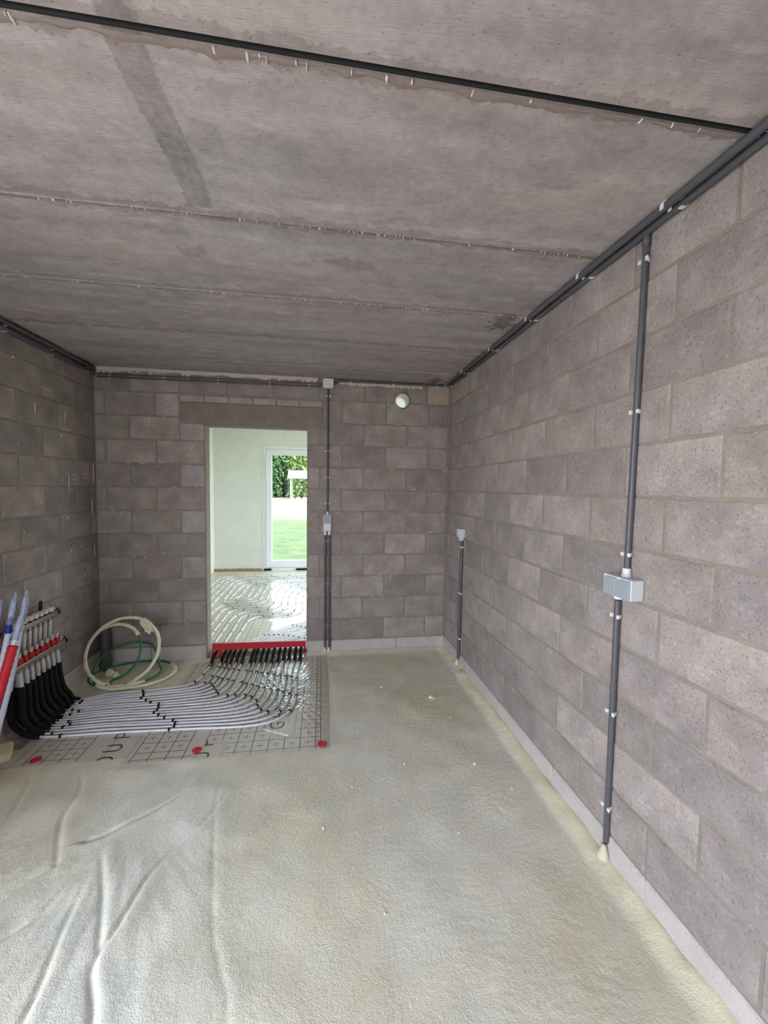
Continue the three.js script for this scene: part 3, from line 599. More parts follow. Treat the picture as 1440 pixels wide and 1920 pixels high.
{
  const bA = '#cdc4b3', lA = '#2c2825';       // one print for every mat
  const xsA = [...range(-2.21, -1.80, 0.0925), -1.61, ...range(-1.5175, -1.15, 0.0925)], zsA = range(0.075, 1.40, 0.0945);
  const tA = matCanvas(-2.25, -1.11, 0.02, 1.42, bA, lA, (c) => { gridPrint(c, [...range(-2.21, -1.16, 0.0925), -1.163], zsA); wordBox(c, -1.395, 0.98 - 0.0, bA, lA, 0.30); wordBox(c, -1.79, 1.29, bA, lA, 0.6); c.fillStyle = '#c0b6a4'; c.fillRect(-1.158, 0, 0.06, 1.5); });
  const mA = thing('floor_mat', 'grid-printed foil mat at the doorway, the right-hand sheet', 'floor mat', [-1.68, 0, 0.72], 'foil mats under the pipes');
  part('sheet', sheet(-2.25, -1.11, 0.02, 1.42, 0, 200, 240), foil(tA), mA);
  const bB = bA, lB = lA;
  const tB = matCanvas(-2.98, -1.84, 0.56, 1.375, bB, lB, (c) => { gridPrint(c, range(-2.763, -2.41, 0.0885), range(0.595, 1.37, 0.0935)); gridPrint(c, range(-2.205, -1.84, 0.0915), range(0.595, 1.37, 0.0935)); wordBox(c, -2.305, 1.155, bB, lB, 0.6); wordBox(c, -2.885, 0.93, bB, lB, 0.72); });
  const mB = thing('floor_mat', 'grid-printed foil mat below the manifold, the left-hand sheet', 'floor mat', [-2.41, 0, 0.97], 'foil mats under the pipes');
  part('sheet', sheet(-2.98, -1.84, 0.56, 1.375, 0.0022, 120, 90), foil(tB), mB);
  // red fixing discs
  for (const [x, z, where] of [[-2.715, 1.335, 'at the left front edge of the mat'], [-1.869, 1.352, 'where the two mats overlap'], [-1.155, 1.39, 'at the right front corner of the mat']]) {
    const d = thing('fixing_disc', `small red fixing disc ${where}`, 'fixing disc', [x, 0, z], 'red fixing discs');
    const y = floorBase(x, z) + matY(x, z) + 0.0025;
    part('disc', new THREE.LatheGeometry([[0.0001, 0.002], [0.012, 0.0035], [0.024, 0.006], [0.027, 0.004], [0.027, 0.0]].map((p) => new THREE.Vector2(...p)), 24).translate(x, y, z), M.red, d);
    part('pin_head', new THREE.CylinderGeometry(0.006, 0.007, 0.003, 10).translate(x, y + 0.0035, z), M.red, d);
  }
}

// ---------------------------------------------------------------- heating manifold on the left wall
const zFront = (j) => 0.762 + 0.0494 * j, zBack = (j) => 0.780 + 0.0478 * j;
const UB = { x: -2.952, y: 0.655 }, LB = { x: -2.925, y: 0.445 };
{
  const m = thing('heating_manifold', 'steel underfloor heating manifold with white caps and red flow meters', 'manifold', [XL, 0.28, 0.95]);
  const cyl = (x, y, z, r0, r1, h, rad = 14) => new THREE.CylinderGeometry(r1, r0, h, rad).translate(x, y, z);
  const up = part('header_bar', clean([rbox(UB.x - 0.017, UB.x + 0.017, UB.y - 0.018, UB.y + 0.018, 0.715, 1.185, 0.008, 3)]), M.steel, m, 'upper steel header bar');
  const lo = part('header_bar', clean([rbox(LB.x - 0.017, LB.x + 0.017, LB.y - 0.018, LB.y + 0.018, 0.69, 1.165, 0.008, 3)]), M.steel, m, 'lower steel header bar');
  for (const [b, q, z] of [[UB, up, 0.715], [LB, lo, 0.69]]) {
    part('end_cap', clean([new THREE.CylinderGeometry(0.021, 0.021, 0.018, 8).rotateX(Math.PI / 2).translate(b.x, b.y, z - 0.006)]), M.black, q);
    part('drain_valve', clean([rod([b.x, b.y, z - 0.012], [b.x, b.y, z - 0.042], 0.011), rod([b.x, b.y - 0.016, z - 0.034], [b.x, b.y + 0.02, z - 0.034], 0.008), rod([b.x - 0.014, b.y + 0.02, z - 0.034], [b.x + 0.014, b.y + 0.02, z - 0.034], 0.005)]), M.nickel, q);
    part('air_vent', clean([cyl(b.x, b.y + 0.032, z + 0.03, 0.008, 0.006, 0.03), cyl(b.x, b.y + 0.052, z + 0.03, 0.010, 0.010, 0.016), rod([b.x, b.y + 0.05, z + 0.03], [b.x + 0.022, b.y + 0.05, z + 0.03], 0.004, 8)]), M.nickel, q);
  }
  for (let j = 0; j < 8; j++) {
    const zb = zBack(j), zf = zFront(j);
    const cap = part('valve_cap', clean([cyl(UB.x, UB.y + 0.038, zb, 0.0185, 0.0175, 0.026, 18), cyl(UB.x, UB.y + 0.052, zb, 0.0165, 0.015, 0.004, 18)]), M.cap, m);
    part('valve_neck', cyl(UB.x, UB.y + 0.022, zb, 0.013, 0.013, 0.012), M.black, cap);
    const cn = part('compression_fitting', clean([cyl(UB.x, UB.y - 0.026, zb, 0.012, 0.014, 0.022, 6), cyl(UB.x, UB.y - 0.012, zb, 0.0105, 0.0105, 0.02)]), M.nickel, m);
    part('connection_pipe', rod([UB.x, UB.y - 0.03, zb], [UB.x - 0.02, 0.30, zb], 0.0105), M.connector, cn);
    const fm = part('flow_meter', clean([cyl(LB.x, LB.y + 0.034, zf, 0.0175, 0.0175, 0.028, 16), cyl(LB.x, LB.y + 0.05, zf, 0.0165, 0.012, 0.006, 16)]), M.flowRed, m);
    part('sight_glass', cyl(LB.x, LB.y + 0.068, zf, 0.0095, 0.0095, 0.032, 12), M.connector, fm);
    const fl = part('compression_fitting', clean([cyl(LB.x, LB.y - 0.026, zf, 0.012, 0.014, 0.022, 6), cyl(LB.x, LB.y - 0.012, zf, 0.0105, 0.0105, 0.02)]), M.nickel, m);
    part('connection_pipe', rod([LB.x, LB.y - 0.034, zf], [LB.x + 0.006, 0.325, zf], 0.0115), M.connector, fl);
  }
  for (const z of [0.735, 1.15]) part('wall_bracket', clean([rbox(XL + 0.001, XL + 0.006, 0.36, 0.74, z - 0.014, z + 0.014, 0.001, 1), rbox(XL + 0.005, UB.x - 0.012, UB.y - 0.01, UB.y + 0.01, z - 0.01, z + 0.01, 0.001, 1), rbox(XL + 0.005, LB.x - 0.012, LB.y - 0.01, LB.y + 0.01, z - 0.01, z + 0.01, 0.001, 1)]), M.black, m);
}

// ---------------------------------------------------------------- heating pipes from the manifold to the doorway
const RP = 0.0073, RS = 0.0172;
const staple = new THREE.TorusGeometry(RP + 0.003, 0.003, 5, 10, Math.PI);
const barb = new THREE.CylinderGeometry(0.0024, 0.0024, 0.016, 5);
const stapleGeo = clean([staple.scale(1, 1, 2.4), barb.clone().translate(RP + 0.0025, -0.008, 0), barb.clone().translate(-RP - 0.0025, -0.008, 0)]);
function addStaple(parent, curve, t, k = 1) {
  const p = curve.getPointAt(t), d = curve.getTangentAt(t); d.y = 0; d.normalize();
  const m = shadow(new THREE.Mesh(stapleGeo, M.black)); m.name = 'staple';
  m.quaternion.setFromRotationMatrix(new THREE.Matrix4().makeBasis(V(0, 1, 0).cross(d), V(0, 1, 0), d)); m.scale.setScalar(k); m.position.copy(p).sub(parent.position); parent.add(m);
}
const ribbed = (r, n) => (t) => r * (1 + 0.07 * Math.sin(t * n * Math.PI * 2));
const doorX = [-2.094, -2.015, -1.974, -1.933, -1.886, -1.839, -1.767, -1.733, -1.683, -1.637, -1.586, -1.535, -1.49, -1.444, -1.393, -1.347];
const ordinal = ['first', 'second', 'third', 'fourth', 'fifth', 'sixth', 'seventh', 'eighth', 'ninth', 'tenth', 'eleventh', 'twelfth', 'thirteenth', 'fourteenth', 'fifteenth', 'sixteenth'];
{
  const r4 = mulberry(404);
  for (let i = 0; i < 16; i++) {
    const f = i / 15, j = i >> 1, front = i % 2 === 0, zt = front ? zFront(j) : zBack(j);
    const sx = front ? LB.x + 0.006 : UB.x - 0.02, sy = front ? 0.325 : 0.305;
    const zs = 0.65 + f * 0.466, xe = lerp(-2.90, -2.85, f) + (front ? 0.012 : 0);
    const zc = lerp(0.535, 1.152, f), xc = doorX[i] + lerp(-0.02, 0.0, f), rb = lerp(0.13, 0.25, f), lift = 0.0065 + RP;
    const fy = (x, z) => floorBase(x, z) + lift;
    const w = () => (r4() - 0.5) * 0.012;
    const t = thing('heating_pipe', `${ordinal[15 - i]} white heating pipe counted from the camera side, manifold to doorway`, 'pipe', [xc, 0, zc], 'white heating pipes running to the doorway');
    // white pipe on the floor
    const pts = [V(xe - 0.05, fy(xe, zs) + 0.012, zs), V(xe + 0.04, fy(xe, zs), zs)];
    const m1 = lerp(xe, xc - rb, 0.30), m2 = lerp(xe, xc - rb, 0.68);
    pts.push(V(m1, fy(m1, zs), lerp(zs, zc, 0.35) + w() - 0.012), V(m2, fy(m2, zc), lerp(zs, zc, 0.75) + w()));
    pts.push(V(xc - rb, fy(xc, zc), zc));
    for (const a of [0.35, 0.7]) pts.push(V(xc - rb + rb * Math.sin(a * Math.PI / 2), fy(xc, zc), zc - rb + rb * Math.cos(a * Math.PI / 2)));
    pts.push(V(xc + 0.004, fy(xc, zc - rb), zc - rb * 1.08));
    const zm = (zc - rb + 0.2) / 2; if (zc - rb > 0.34) pts.push(V(lerp(xc, doorX[i], 0.5) + w(), fy(xc, zm), zm));
    pts.push(V(doorX[i], fy(doorX[i], 0.2) + 0.004, 0.2), V(doorX[i] + w(), 0.034, 0.02), V(doorX[i], 0.034, -0.2));
    const c = curveOf(pts);
    part('pipe', sweep(c, 110, 9, RP), M.pipe, t);
    // black sleeve at the manifold
    const s1 = curveOf([V(sx, sy, zt), V(sx, 0.22, lerp(zt, zs, 0.15)), V(sx - 0.002, 0.12, lerp(zt, zs, 0.5)), V(lerp(sx, xe, 0.35), 0.055, lerp(zt, zs, 0.85)), V(xe - 0.012, fy(xe, zs) + 0.008, zs), V(xe + 0.025, fy(xe, zs) + 0.001, zs)]);
    part('sleeve', sweep(s1, 90, 10, ribbed(RS, 34)), M.black, t, 'black protective sleeve at the manifold');
    // black sleeve in the doorway
    const x = doorX[i], ze = 0.165 + 0.05 * f + (r4() - 0.5) * 0.05;
    const s2 = curveOf([V(x, fy(x, ze) + 0.003, ze), V(x, 0.033, 0.06), V(x, 0.036, -0.06), V(x, 0.036, -0.16)]);
    part('sleeve', sweep(s2, 70, 10, ribbed(0.0135, 26)), M.black, t, 'black protective sleeve through the doorway');
    const marks = [0.055 + 0.02 * Math.sin(i * 1.3), 0.30 + 0.015 * Math.cos(i), 0.55 + 0.02 * Math.sin(i * 0.9), 0.64, 0.74];
    for (const q of marks) addStaple(t, c, q);
  }
  // red edge strip standing in the doorway, notched over the sleeves
  const rs = thing('edge_strip', 'red foam edge strip standing across the doorway threshold', 'edge strip', [-1.72, 0, -0.03]);
  const s = new THREE.Shape(); const T = 0.112, B0 = -0.011;
  s.moveTo(-2.132, B0); s.lineTo(-2.128, T + 0.003); s.lineTo(-1.302, T - 0.008); s.lineTo(-1.302, B0);
  for (const [a, b] of [[-1.322, -1.562], [-1.564, -1.863], [-1.865, -2.036], [-2.074, -2.114]]) { s.lineTo(a, B0); s.lineTo(a, 0.054); s.lineTo(b, 0.054); s.lineTo(b, B0); }
  s.closePath();
  part('strip', new THREE.ExtrudeGeometry(s, { depth: 0.010, bevelEnabled: true, bevelSize: 0.001, bevelThickness: 0.001, bevelSegments: 1 }).translate(0, 0, -0.035), M.red, rs);
  part('foot', rbox(-2.134, -1.300, -0.0115, -0.008, -0.024, 0.012, 0.001, 1), M.red, rs);
}

// ---------------------------------------------------------------- hose coil and stub pipe in the corner
{
  const p0 = thing('stub_pipe', 'dark grey upright drain pipe stub in the left corner', 'pipe', [-2.95, -0.03, 0.10]);
  part('pipe', new THREE.LatheGeometry([[0.033, -0.03], [0.036, -0.03], [0.036, 0.33], [0.033, 0.33], [0.033, 0.0]].map((p) => new THREE.Vector2(...p)), 24).translate(-2.95, 0, 0.10), M.darkPvc, p0);
  part('collar', new THREE.LatheGeometry([[0.036, -0.03], [0.043, -0.03], [0.043, 0.04], [0.036, 0.045]].map((p) => new THREE.Vector2(...p)), 24).translate(-2.95, 0, 0.10), M.darkPvc, p0);
  const t = thing('garden_hose', 'coiled green hose crusted with cream foam beside the far left corner', 'hose', [-2.68, 0, 0.3]);
  const pts = [], tilt = (cx, cy, cz, r, uy, uz, a0, a1, n, squash = 1) => { for (let k = 0; k <= n; k++) { const a = lerp(a0, a1, k / n); pts.push(V(cx + r * Math.cos(a), cy + uy * Math.sin(a), cz + uz * Math.sin(a) * squash)); } };
  const TAU = Math.PI * 2;
  tilt(-2.64, 0.004, 0.27, 0.29, 0.004, -0.235, -2.3, 1.9, 18);            // flat ring, right-hand part and back
  tilt(-2.71, 0.012, 0.29, 0.255, 0.004, -0.20, 2.2, TAU + 0.4, 16);        // second flat ring
  tilt(-2.70, 0.10, 0.30, 0.225, 0.10, -0.21, 0.9, TAU - 1.2, 16);          // green ring lifted at the back
  const iRing = pts.length;
  tilt(-2.70, 0.232, 0.35, 0.262, 0.222, -0.13, -1.1, TAU - 1.75, 22);      // tall ring leaning on the pipe
  const iEnd = pts.length;
  tilt(-2.80, 0.20, 0.29, 0.205, 0.19, -0.10, TAU - 1.4, TAU + 3.6, 18);    // second leaning ring, to the left
  const c = curveOf(pts);
  const total = c.getLength(), cum = c.getLengths(800);
  part('hose', sweep(c, 420, 8, 0.0085), M.green, t, 'green hose');
  const at = (i) => cum[Math.round(i / (pts.length - 1) * 800)] / total;
  const sub = (a, b) => { const q = []; for (let k = 0; k <= 40; k++) q.push(c.getPointAt(lerp(a, b, k / 40))); return curveOf(q); };
  const crust = (a, b, r, s) => part('foam_crust', sweep(sub(a, b), 90, 9, (u, k) => r * (1 + 0.28 * n2(u * 22 + s, Math.cos(k) * 1.3) + 0.12 * n2(u * 70, Math.sin(k) * 2 + s))), M.cream, t, 'cream foam crust on the hose');
  crust(at(2), at(13), 0.0115, 1); crust(at(iRing - 5), at(iEnd - 1), 0.0125, 4); crust(at(26), at(31), 0.0115, 7); crust(at(pts.length - 12), at(pts.length - 5), 0.013, 11);
  const lump = new THREE.IcosahedronGeometry(1, 4), lp = lump.attributes.position;
  for (let i = 0; i < lp.count; i++) { const v = V(lp.getX(i), lp.getY(i), lp.getZ(i)), s = 1 + 0.35 * n3(v.x * 1.6, v.y * 1.6, v.z * 1.6) + 0.12 * n3(v.x * 5, v.y * 5, v.z * 5); lp.setXYZ(i, v.x * s * 0.034, v.y * s * 0.062, v.z * s * 0.02); }
  lump.computeVertexNormals(); const ra = 0.95;
  part('foam_lump', lump.rotateZ(0.55).translate(-2.70 + 0.262 * Math.cos(ra) - 0.015, 0.232 + 0.222 * Math.sin(ra) - 0.025, 0.35 - 0.13 * Math.sin(ra)), M.cream, t, 'ragged lump of cream foam');
  // foam heap at the foot of the stub pipe
  for (const [x, z, r, wh] of [[-2.86, 0.22, 0.028, 'at the foot of the grey stub pipe'], [-2.80, 0.25, 0.02, 'between the stub pipe and the hose rings']]) {
    const g = new THREE.IcosahedronGeometry(r, 3), p = g.attributes.position; for (let i = 0; i < p.count; i++) { const s = 1 + 0.4 * n3(p.getX(i) * 40 + x * 9, p.getY(i) * 40, p.getZ(i) * 40); p.setXYZ(i, p.getX(i) * s, p.getY(i) * s * 1.2, p.getZ(i) * s); } g.computeVertexNormals();
    const o = thing('foam_scrap', `cream scrap of foam ${wh}`, 'foam scrap', [x, -0.02, z]); part('scrap', g.translate(x, r * 0.7 - 0.02, z), M.foamLump, o);
  }
}

// ---------------------------------------------------------------- insulated pipes at the left edge of the picture
{
  const tops = [
    { top: [-2.87, 0.872, 1.215], low: [-2.90, 0.16, 1.47], r: 0.0135, sleeve: null, blue: [0.10, 0.19], label: 'white pipe wrapped in film and blue tape beside the manifold, tallest' },
    { top: [-2.83, 0.875, 1.185], low: [-2.845, 0.12, 1.44], r: 0.0125, sleeve: null, blue: null, label: 'white pipe with film-wrapped end nearest the manifold' },
    { top: [-2.79, 0.80, 1.285], low: [-2.80, 0.10, 1.65], r: 0.0125, sleeve: [0.17, 1, 0.022, 'red'], blue: null, label: 'white pipe in a red sleeve left of the manifold' },
    { top: [-2.91, 0.845, 1.265], low: [-2.945, 0.12, 1.50], r: 0.0135, sleeve: [0.55, 1, 0.019, 'blue'], blue: [0.10, 0.20], label: 'white pipe with film-wrapped end at the left picture edge' },
  ];
  tops.forEach((o, k) => {
    const t = thing('insulated_pipe', o.label, 'pipe', o.low, 'wrapped pipes beside the manifold');
    const mid = V(...o.top).lerp(V(...o.low), 0.5).add(V(0.012, 0, 0.01 * (k - 1)));
    const c = curveOf([V(...o.top), mid, V(...o.low), V(o.low[0], -0.02, o.low[2] + 0.01)]);
    part('pipe', sweep(c, 40, 12, o.r), M.insul, t, 'white insulated pipe');
    const sub = (a, b) => { const q = []; for (let i = 0; i <= 16; i++) q.push(c.getPointAt(lerp(a, b, i / 16))); return curveOf(q); };
    if (o.blue) part('tape', sweep(sub(...o.blue), 12, 14, o.r + 0.002), M.blue, t, 'blue tape');
    if (o.sleeve) { const [a, b, r, col] = o.sleeve; part('sleeve', sweep(sub(a, b), 60, 14, ribbed(r, 22)), col === 'red' ? M.redSleeve : M.blue, t, `${col} sleeve`); }
    // crumpled film over the open end
    const q0 = c.getPointAt(0), dir = c.getTangentAt(0).negate(), q1 = q0.clone().addScaledVector(dir, 0.045), qa = c.getPointAt(0.14);
    part('film_wrap', sweep(curveOf([qa, q0, q0.clone().lerp(q1, 0.5), q1]), 22, 16, (u, a) => (o.r + 0.004) * (1 - 0.55 * smooth(0.55, 1, u)) * (1 + 0.28 * n2(u * 5 + k * 3, a * 1.2) * smooth(0, 0.4, u)), false), M.film, t, 'crumpled clear film');
  });
  // grey foil edge turned up against the wall below the sleeves
  const e = thing('foil_flap', 'grey foil flap turned up against the left wall beside the black sleeves', 'foil', [-3.0, 0, 1.16]);
  const g = new THREE.PlaneGeometry(1, 1, 24, 16), p = g.attributes.position;
  for (let i = 0; i < p.count; i++) { const u = p.getX(i) + 0.5, v = p.getY(i) + 0.5, zz = lerp(1.14, 1.215, u), a = v * 1.35; const R0 = 0.16; p.setXYZ(i, -2.86 - R0 * Math.sin(a) - 0.004 + 0.006 * n2(u * 4, v * 3), 0.007 + R0 * (1 - Math.cos(a)) + 0.012 * v * n2(u * 3, 9), zz + 0.02 * n2(v * 2, 5)); }
  g.computeVertexNormals(); part('sheet', g, foil(null, { color: rgb(140, 136, 126), roughness: 0.4 }), e);
  const f = thing('foam_scrap', 'cream slab of foam on the floor at the left picture edge', 'foam scrap', [-2.93, 0, 1.33]);
  const fg = new RoundedBoxGeometry(0.17, 0.05, 0.14, 6, 0.02), fp = fg.attributes.position; for (let i = 0; i < fp.count; i++) { const s = 1 + 0.18 * n3(fp.getX(i) * 16, fp.getY(i) * 20, fp.getZ(i) * 16); fp.setXYZ(i, fp.getX(i) * s, fp.getY(i) * s, fp.getZ(i) * s); } fg.computeVertexNormals();
  part('slab', fg.rotateY(0.5).translate(-2.955, 0.028, 1.30), M.foamLump, f);
}

// ---------------------------------------------------------------- room beyond the door
{
  const P = M.plaster;
  structure('floor_beyond', metricUV(box(BXL - 0.1, BXR + 0.1, -0.2, -0.012, BZ - 0.1, -WT)), M.foamPlain, 'foam floor of the room beyond the doorway');
  structure('wall_beyond_left', metricUV(box(BXL - 0.2, BXL, -0.2, HB, BZ - 0.3, -WT)), P, 'white plastered left wall of the room beyond');
  structure('ceiling_beyond', metricUV(box(BXL - 0.2, BXR + 0.2, HB, HB + 0.2, BZ - 0.3, -0.071)), P, 'white ceiling of the room beyond');
  // plaster on the far side of the doorway wall
  const sh = new THREE.Shape([[BXL, -0.1], [DX0, -0.1], [DX0, DH], [DX1, DH], [DX1, -0.1], [BXR, -0.1], [BXR, HB], [BXL, HB]].map((p) => new THREE.Vector2(...p)));
  sh.holes.push(new THREE.Path().absarc(-0.435, 2.336, 0.074, 0, Math.PI * 2));
  structure('wall_beyond_near', new THREE.ExtrudeGeometry(sh, { depth: 0.012, bevelEnabled: false, curveSegments: 24 }).translate(0, 0, -WT - 0.012), P, 'white plaster on the far side of the doorway wall');
  structure('wall_beyond_front', metricUV(box(XR + WT, BXR + 0.2, -0.2, HB + 0.2, -WT, -0.02)), M.mortar, 'outer wall of the room beyond');
  // far wall with the terrace door opening, side wall with a wide window opening
  const ox0 = -2.215, ox1 = -0.4, oh = 2.255;
  const far = new THREE.Shape([[BXL - 0.2, -0.2], [BXR + 0.2, -0.2], [BXR + 0.2, HB], [BXL - 0.2, HB]].map((p) => new THREE.Vector2(...p)));
  far.holes.push(new THREE.Path([[ox0, -0.02], [ox1, -0.02], [ox1, oh], [ox0, oh]].map((p) => new THREE.Vector2(...p))));
  structure('wall_beyond_far', new THREE.ExtrudeGeometry(far, { depth: 0.3, bevelEnabled: false }).translate(0, 0, BZ - 0.3), P, 'white plastered far wall of the room beyond');
  const side = new THREE.Shape([[0, -0.2], [4.1, -0.2], [4.1, HB], [0, HB]].map((p) => new THREE.Vector2(...p)));
  side.holes.push(new THREE.Path([[0.4, 0.05], [3.6, 0.05], [3.6, 2.35], [0.4, 2.35]].map((p) => new THREE.Vector2(...p))));
  structure('wall_beyond_right', new THREE.ExtrudeGeometry(side, { depth: 0.2, bevelEnabled: false }).rotateY(Math.PI / 2).translate(BXR, 0, -0.1), P, 'white side wall of the room beyond with a wide opening');
  // rough unplastered strip along the foot of the far wall
  const bead = []; for (let k = 0; k < 46; k++) { const x = lerp(BXL + 0.02, ox0 - 0.03, k / 45); bead.push(new THREE.SphereGeometry(0.5, 6, 5).scale(0.04, 0.05 + 0.03 * rnd(), 0.03).translate(x, 0.005, BZ + 0.008)); }
  const tr = structure('trim_1', clean(bead), M.earth, 'rough strip of bare mortar at the foot of the white far wall'); tr.userData.kind = 'structure';

  // terrace door
  const d = new THREE.Group(); d.name = 'door_1'; d.userData = { kind: 'structure', label: 'white framed glass terrace door in the room beyond' }; d.position.set(ox0, 0, BZ); scene.add(d);
  const fr = (n, x0, x1, y0, y1, z0, z1, par = d) => part(n, rbox(x0, x1, y0, y1, z0, z1, 0.005), M.frame, par);
  fr('frame', ox0, ox0 + 0.055, -0.015, oh, BZ - 0.08, BZ + 0.008); fr('frame', ox1 - 0.055, ox1, -0.015, oh, BZ - 0.08, BZ + 0.008); fr('frame', ox0 + 0.05, ox1 - 0.05, oh - 0.055, oh, BZ - 0.08, BZ + 0.008); fr('threshold', ox0 + 0.05, ox1 - 0.05, -0.015, 0.045, BZ - 0.09, BZ + 0.03);
  const leaf = (x0, x1) => {
    const z0 = BZ - 0.06, z1 = BZ + 0.02, a = 0.105, y0 = 0.05, y1 = oh - 0.06;
    const L = fr('sash', x0, x0 + a, y0, y1, z0, z1); fr('sash', x1 - a, x1, y0, y1, z0, z1); fr('sash', x0 + a - 0.005, x1 - a + 0.005, y1 - a + 0.005, y1, z0, z1); fr('sash', x0 + a - 0.005, x1 - a + 0.005, y0, y0 + 0.13, z0, z1);
    part('pane', box(x0 + a - 0.01, x1 - a + 0.01, y0 + 0.12, y1 - a + 0.01, BZ - 0.022, BZ - 0.018), M.glass, d);
    for (const y of [0.25, 0.75, 1.75, 1.95]) part('hinge', rod([x0 + 0.002, y, z1 + 0.004], [x0 + 0.002, y + 0.1, z1 + 0.004], 0.008), M.frame, L);
  };
  leaf(ox0 + 0.057, -1.31); leaf(-1.305, ox1 - 0.057);
  for (const [x0, x1] of [[-2.19, -2.06], [-1.62, -1.36]]) part('packer', rbox(x0, x1, 0.0, 0.035, BZ + 0.02, BZ + 0.05, 0.004), M.black, d);
  // loose cable ends from the ceiling by the far wall
  for (const [x, z, lab] of [[-1.80, -2.9, 'left of the two'], [-1.66, -2.9, 'right of the two']]) {
    const c = thing('cable_end', `thin cable end hanging from the ceiling of the room beyond, ${lab}`, 'cable', [x, HB - 0.26, z], 'cable ends hanging in the room beyond');
    part('cable', sweep(curveOf([V(x, HB + 0.0, z), V(x + 0.01, HB - 0.1, z), V(x - 0.015, HB - 0.26, z + 0.01)]), 12, 6, 0.006), M.frame, c);
  }
  const sw = thing('door_catch', 'small dark catch plate on the white wall just inside the doorway', 'catch plate', [BXL, 1.5, -2.0]);
  part('plate', rbox(BXL + 0.0005, BXL + 0.012, 1.49, 1.57, -2.05, -1.98, 0.002), M.black, sw);

  // foil mat over the floor beyond
  const bC = '#cdc4b3', lC = '#2c2825';
  const tC = matCanvas(-2.95, -0.9, -3.65, -0.16, bC, lC, (c) => { c.scale(1, 1); gridPrint(c, range(-2.9, -0.93, 0.0985), range(-3.6, -0.2, 0.0985)); }, 560);
  const mC = thing('floor_mat', 'grid-printed foil mat covering the floor of the room beyond', 'floor mat', [-1.9, 0, -1.9]);
  const g = new THREE.PlaneGeometry(2.05, 3.49, 90, 150).rotateX(-Math.PI / 2).translate(-1.925, 0, -1.905), p = g.attributes.position;
  for (let i = 0; i < p.count; i++) { const x = p.getX(i), z = p.getZ(i); p.setY(i, -0.007 + 0.0012 * n2(x * 6, z * 6) + 0.002 * smooth(-2.0, -1.3, x) * n2(x * 7 + 4, z * 26)); }
  g.computeVertexNormals(); part('sheet', g, foil(tC), mC);

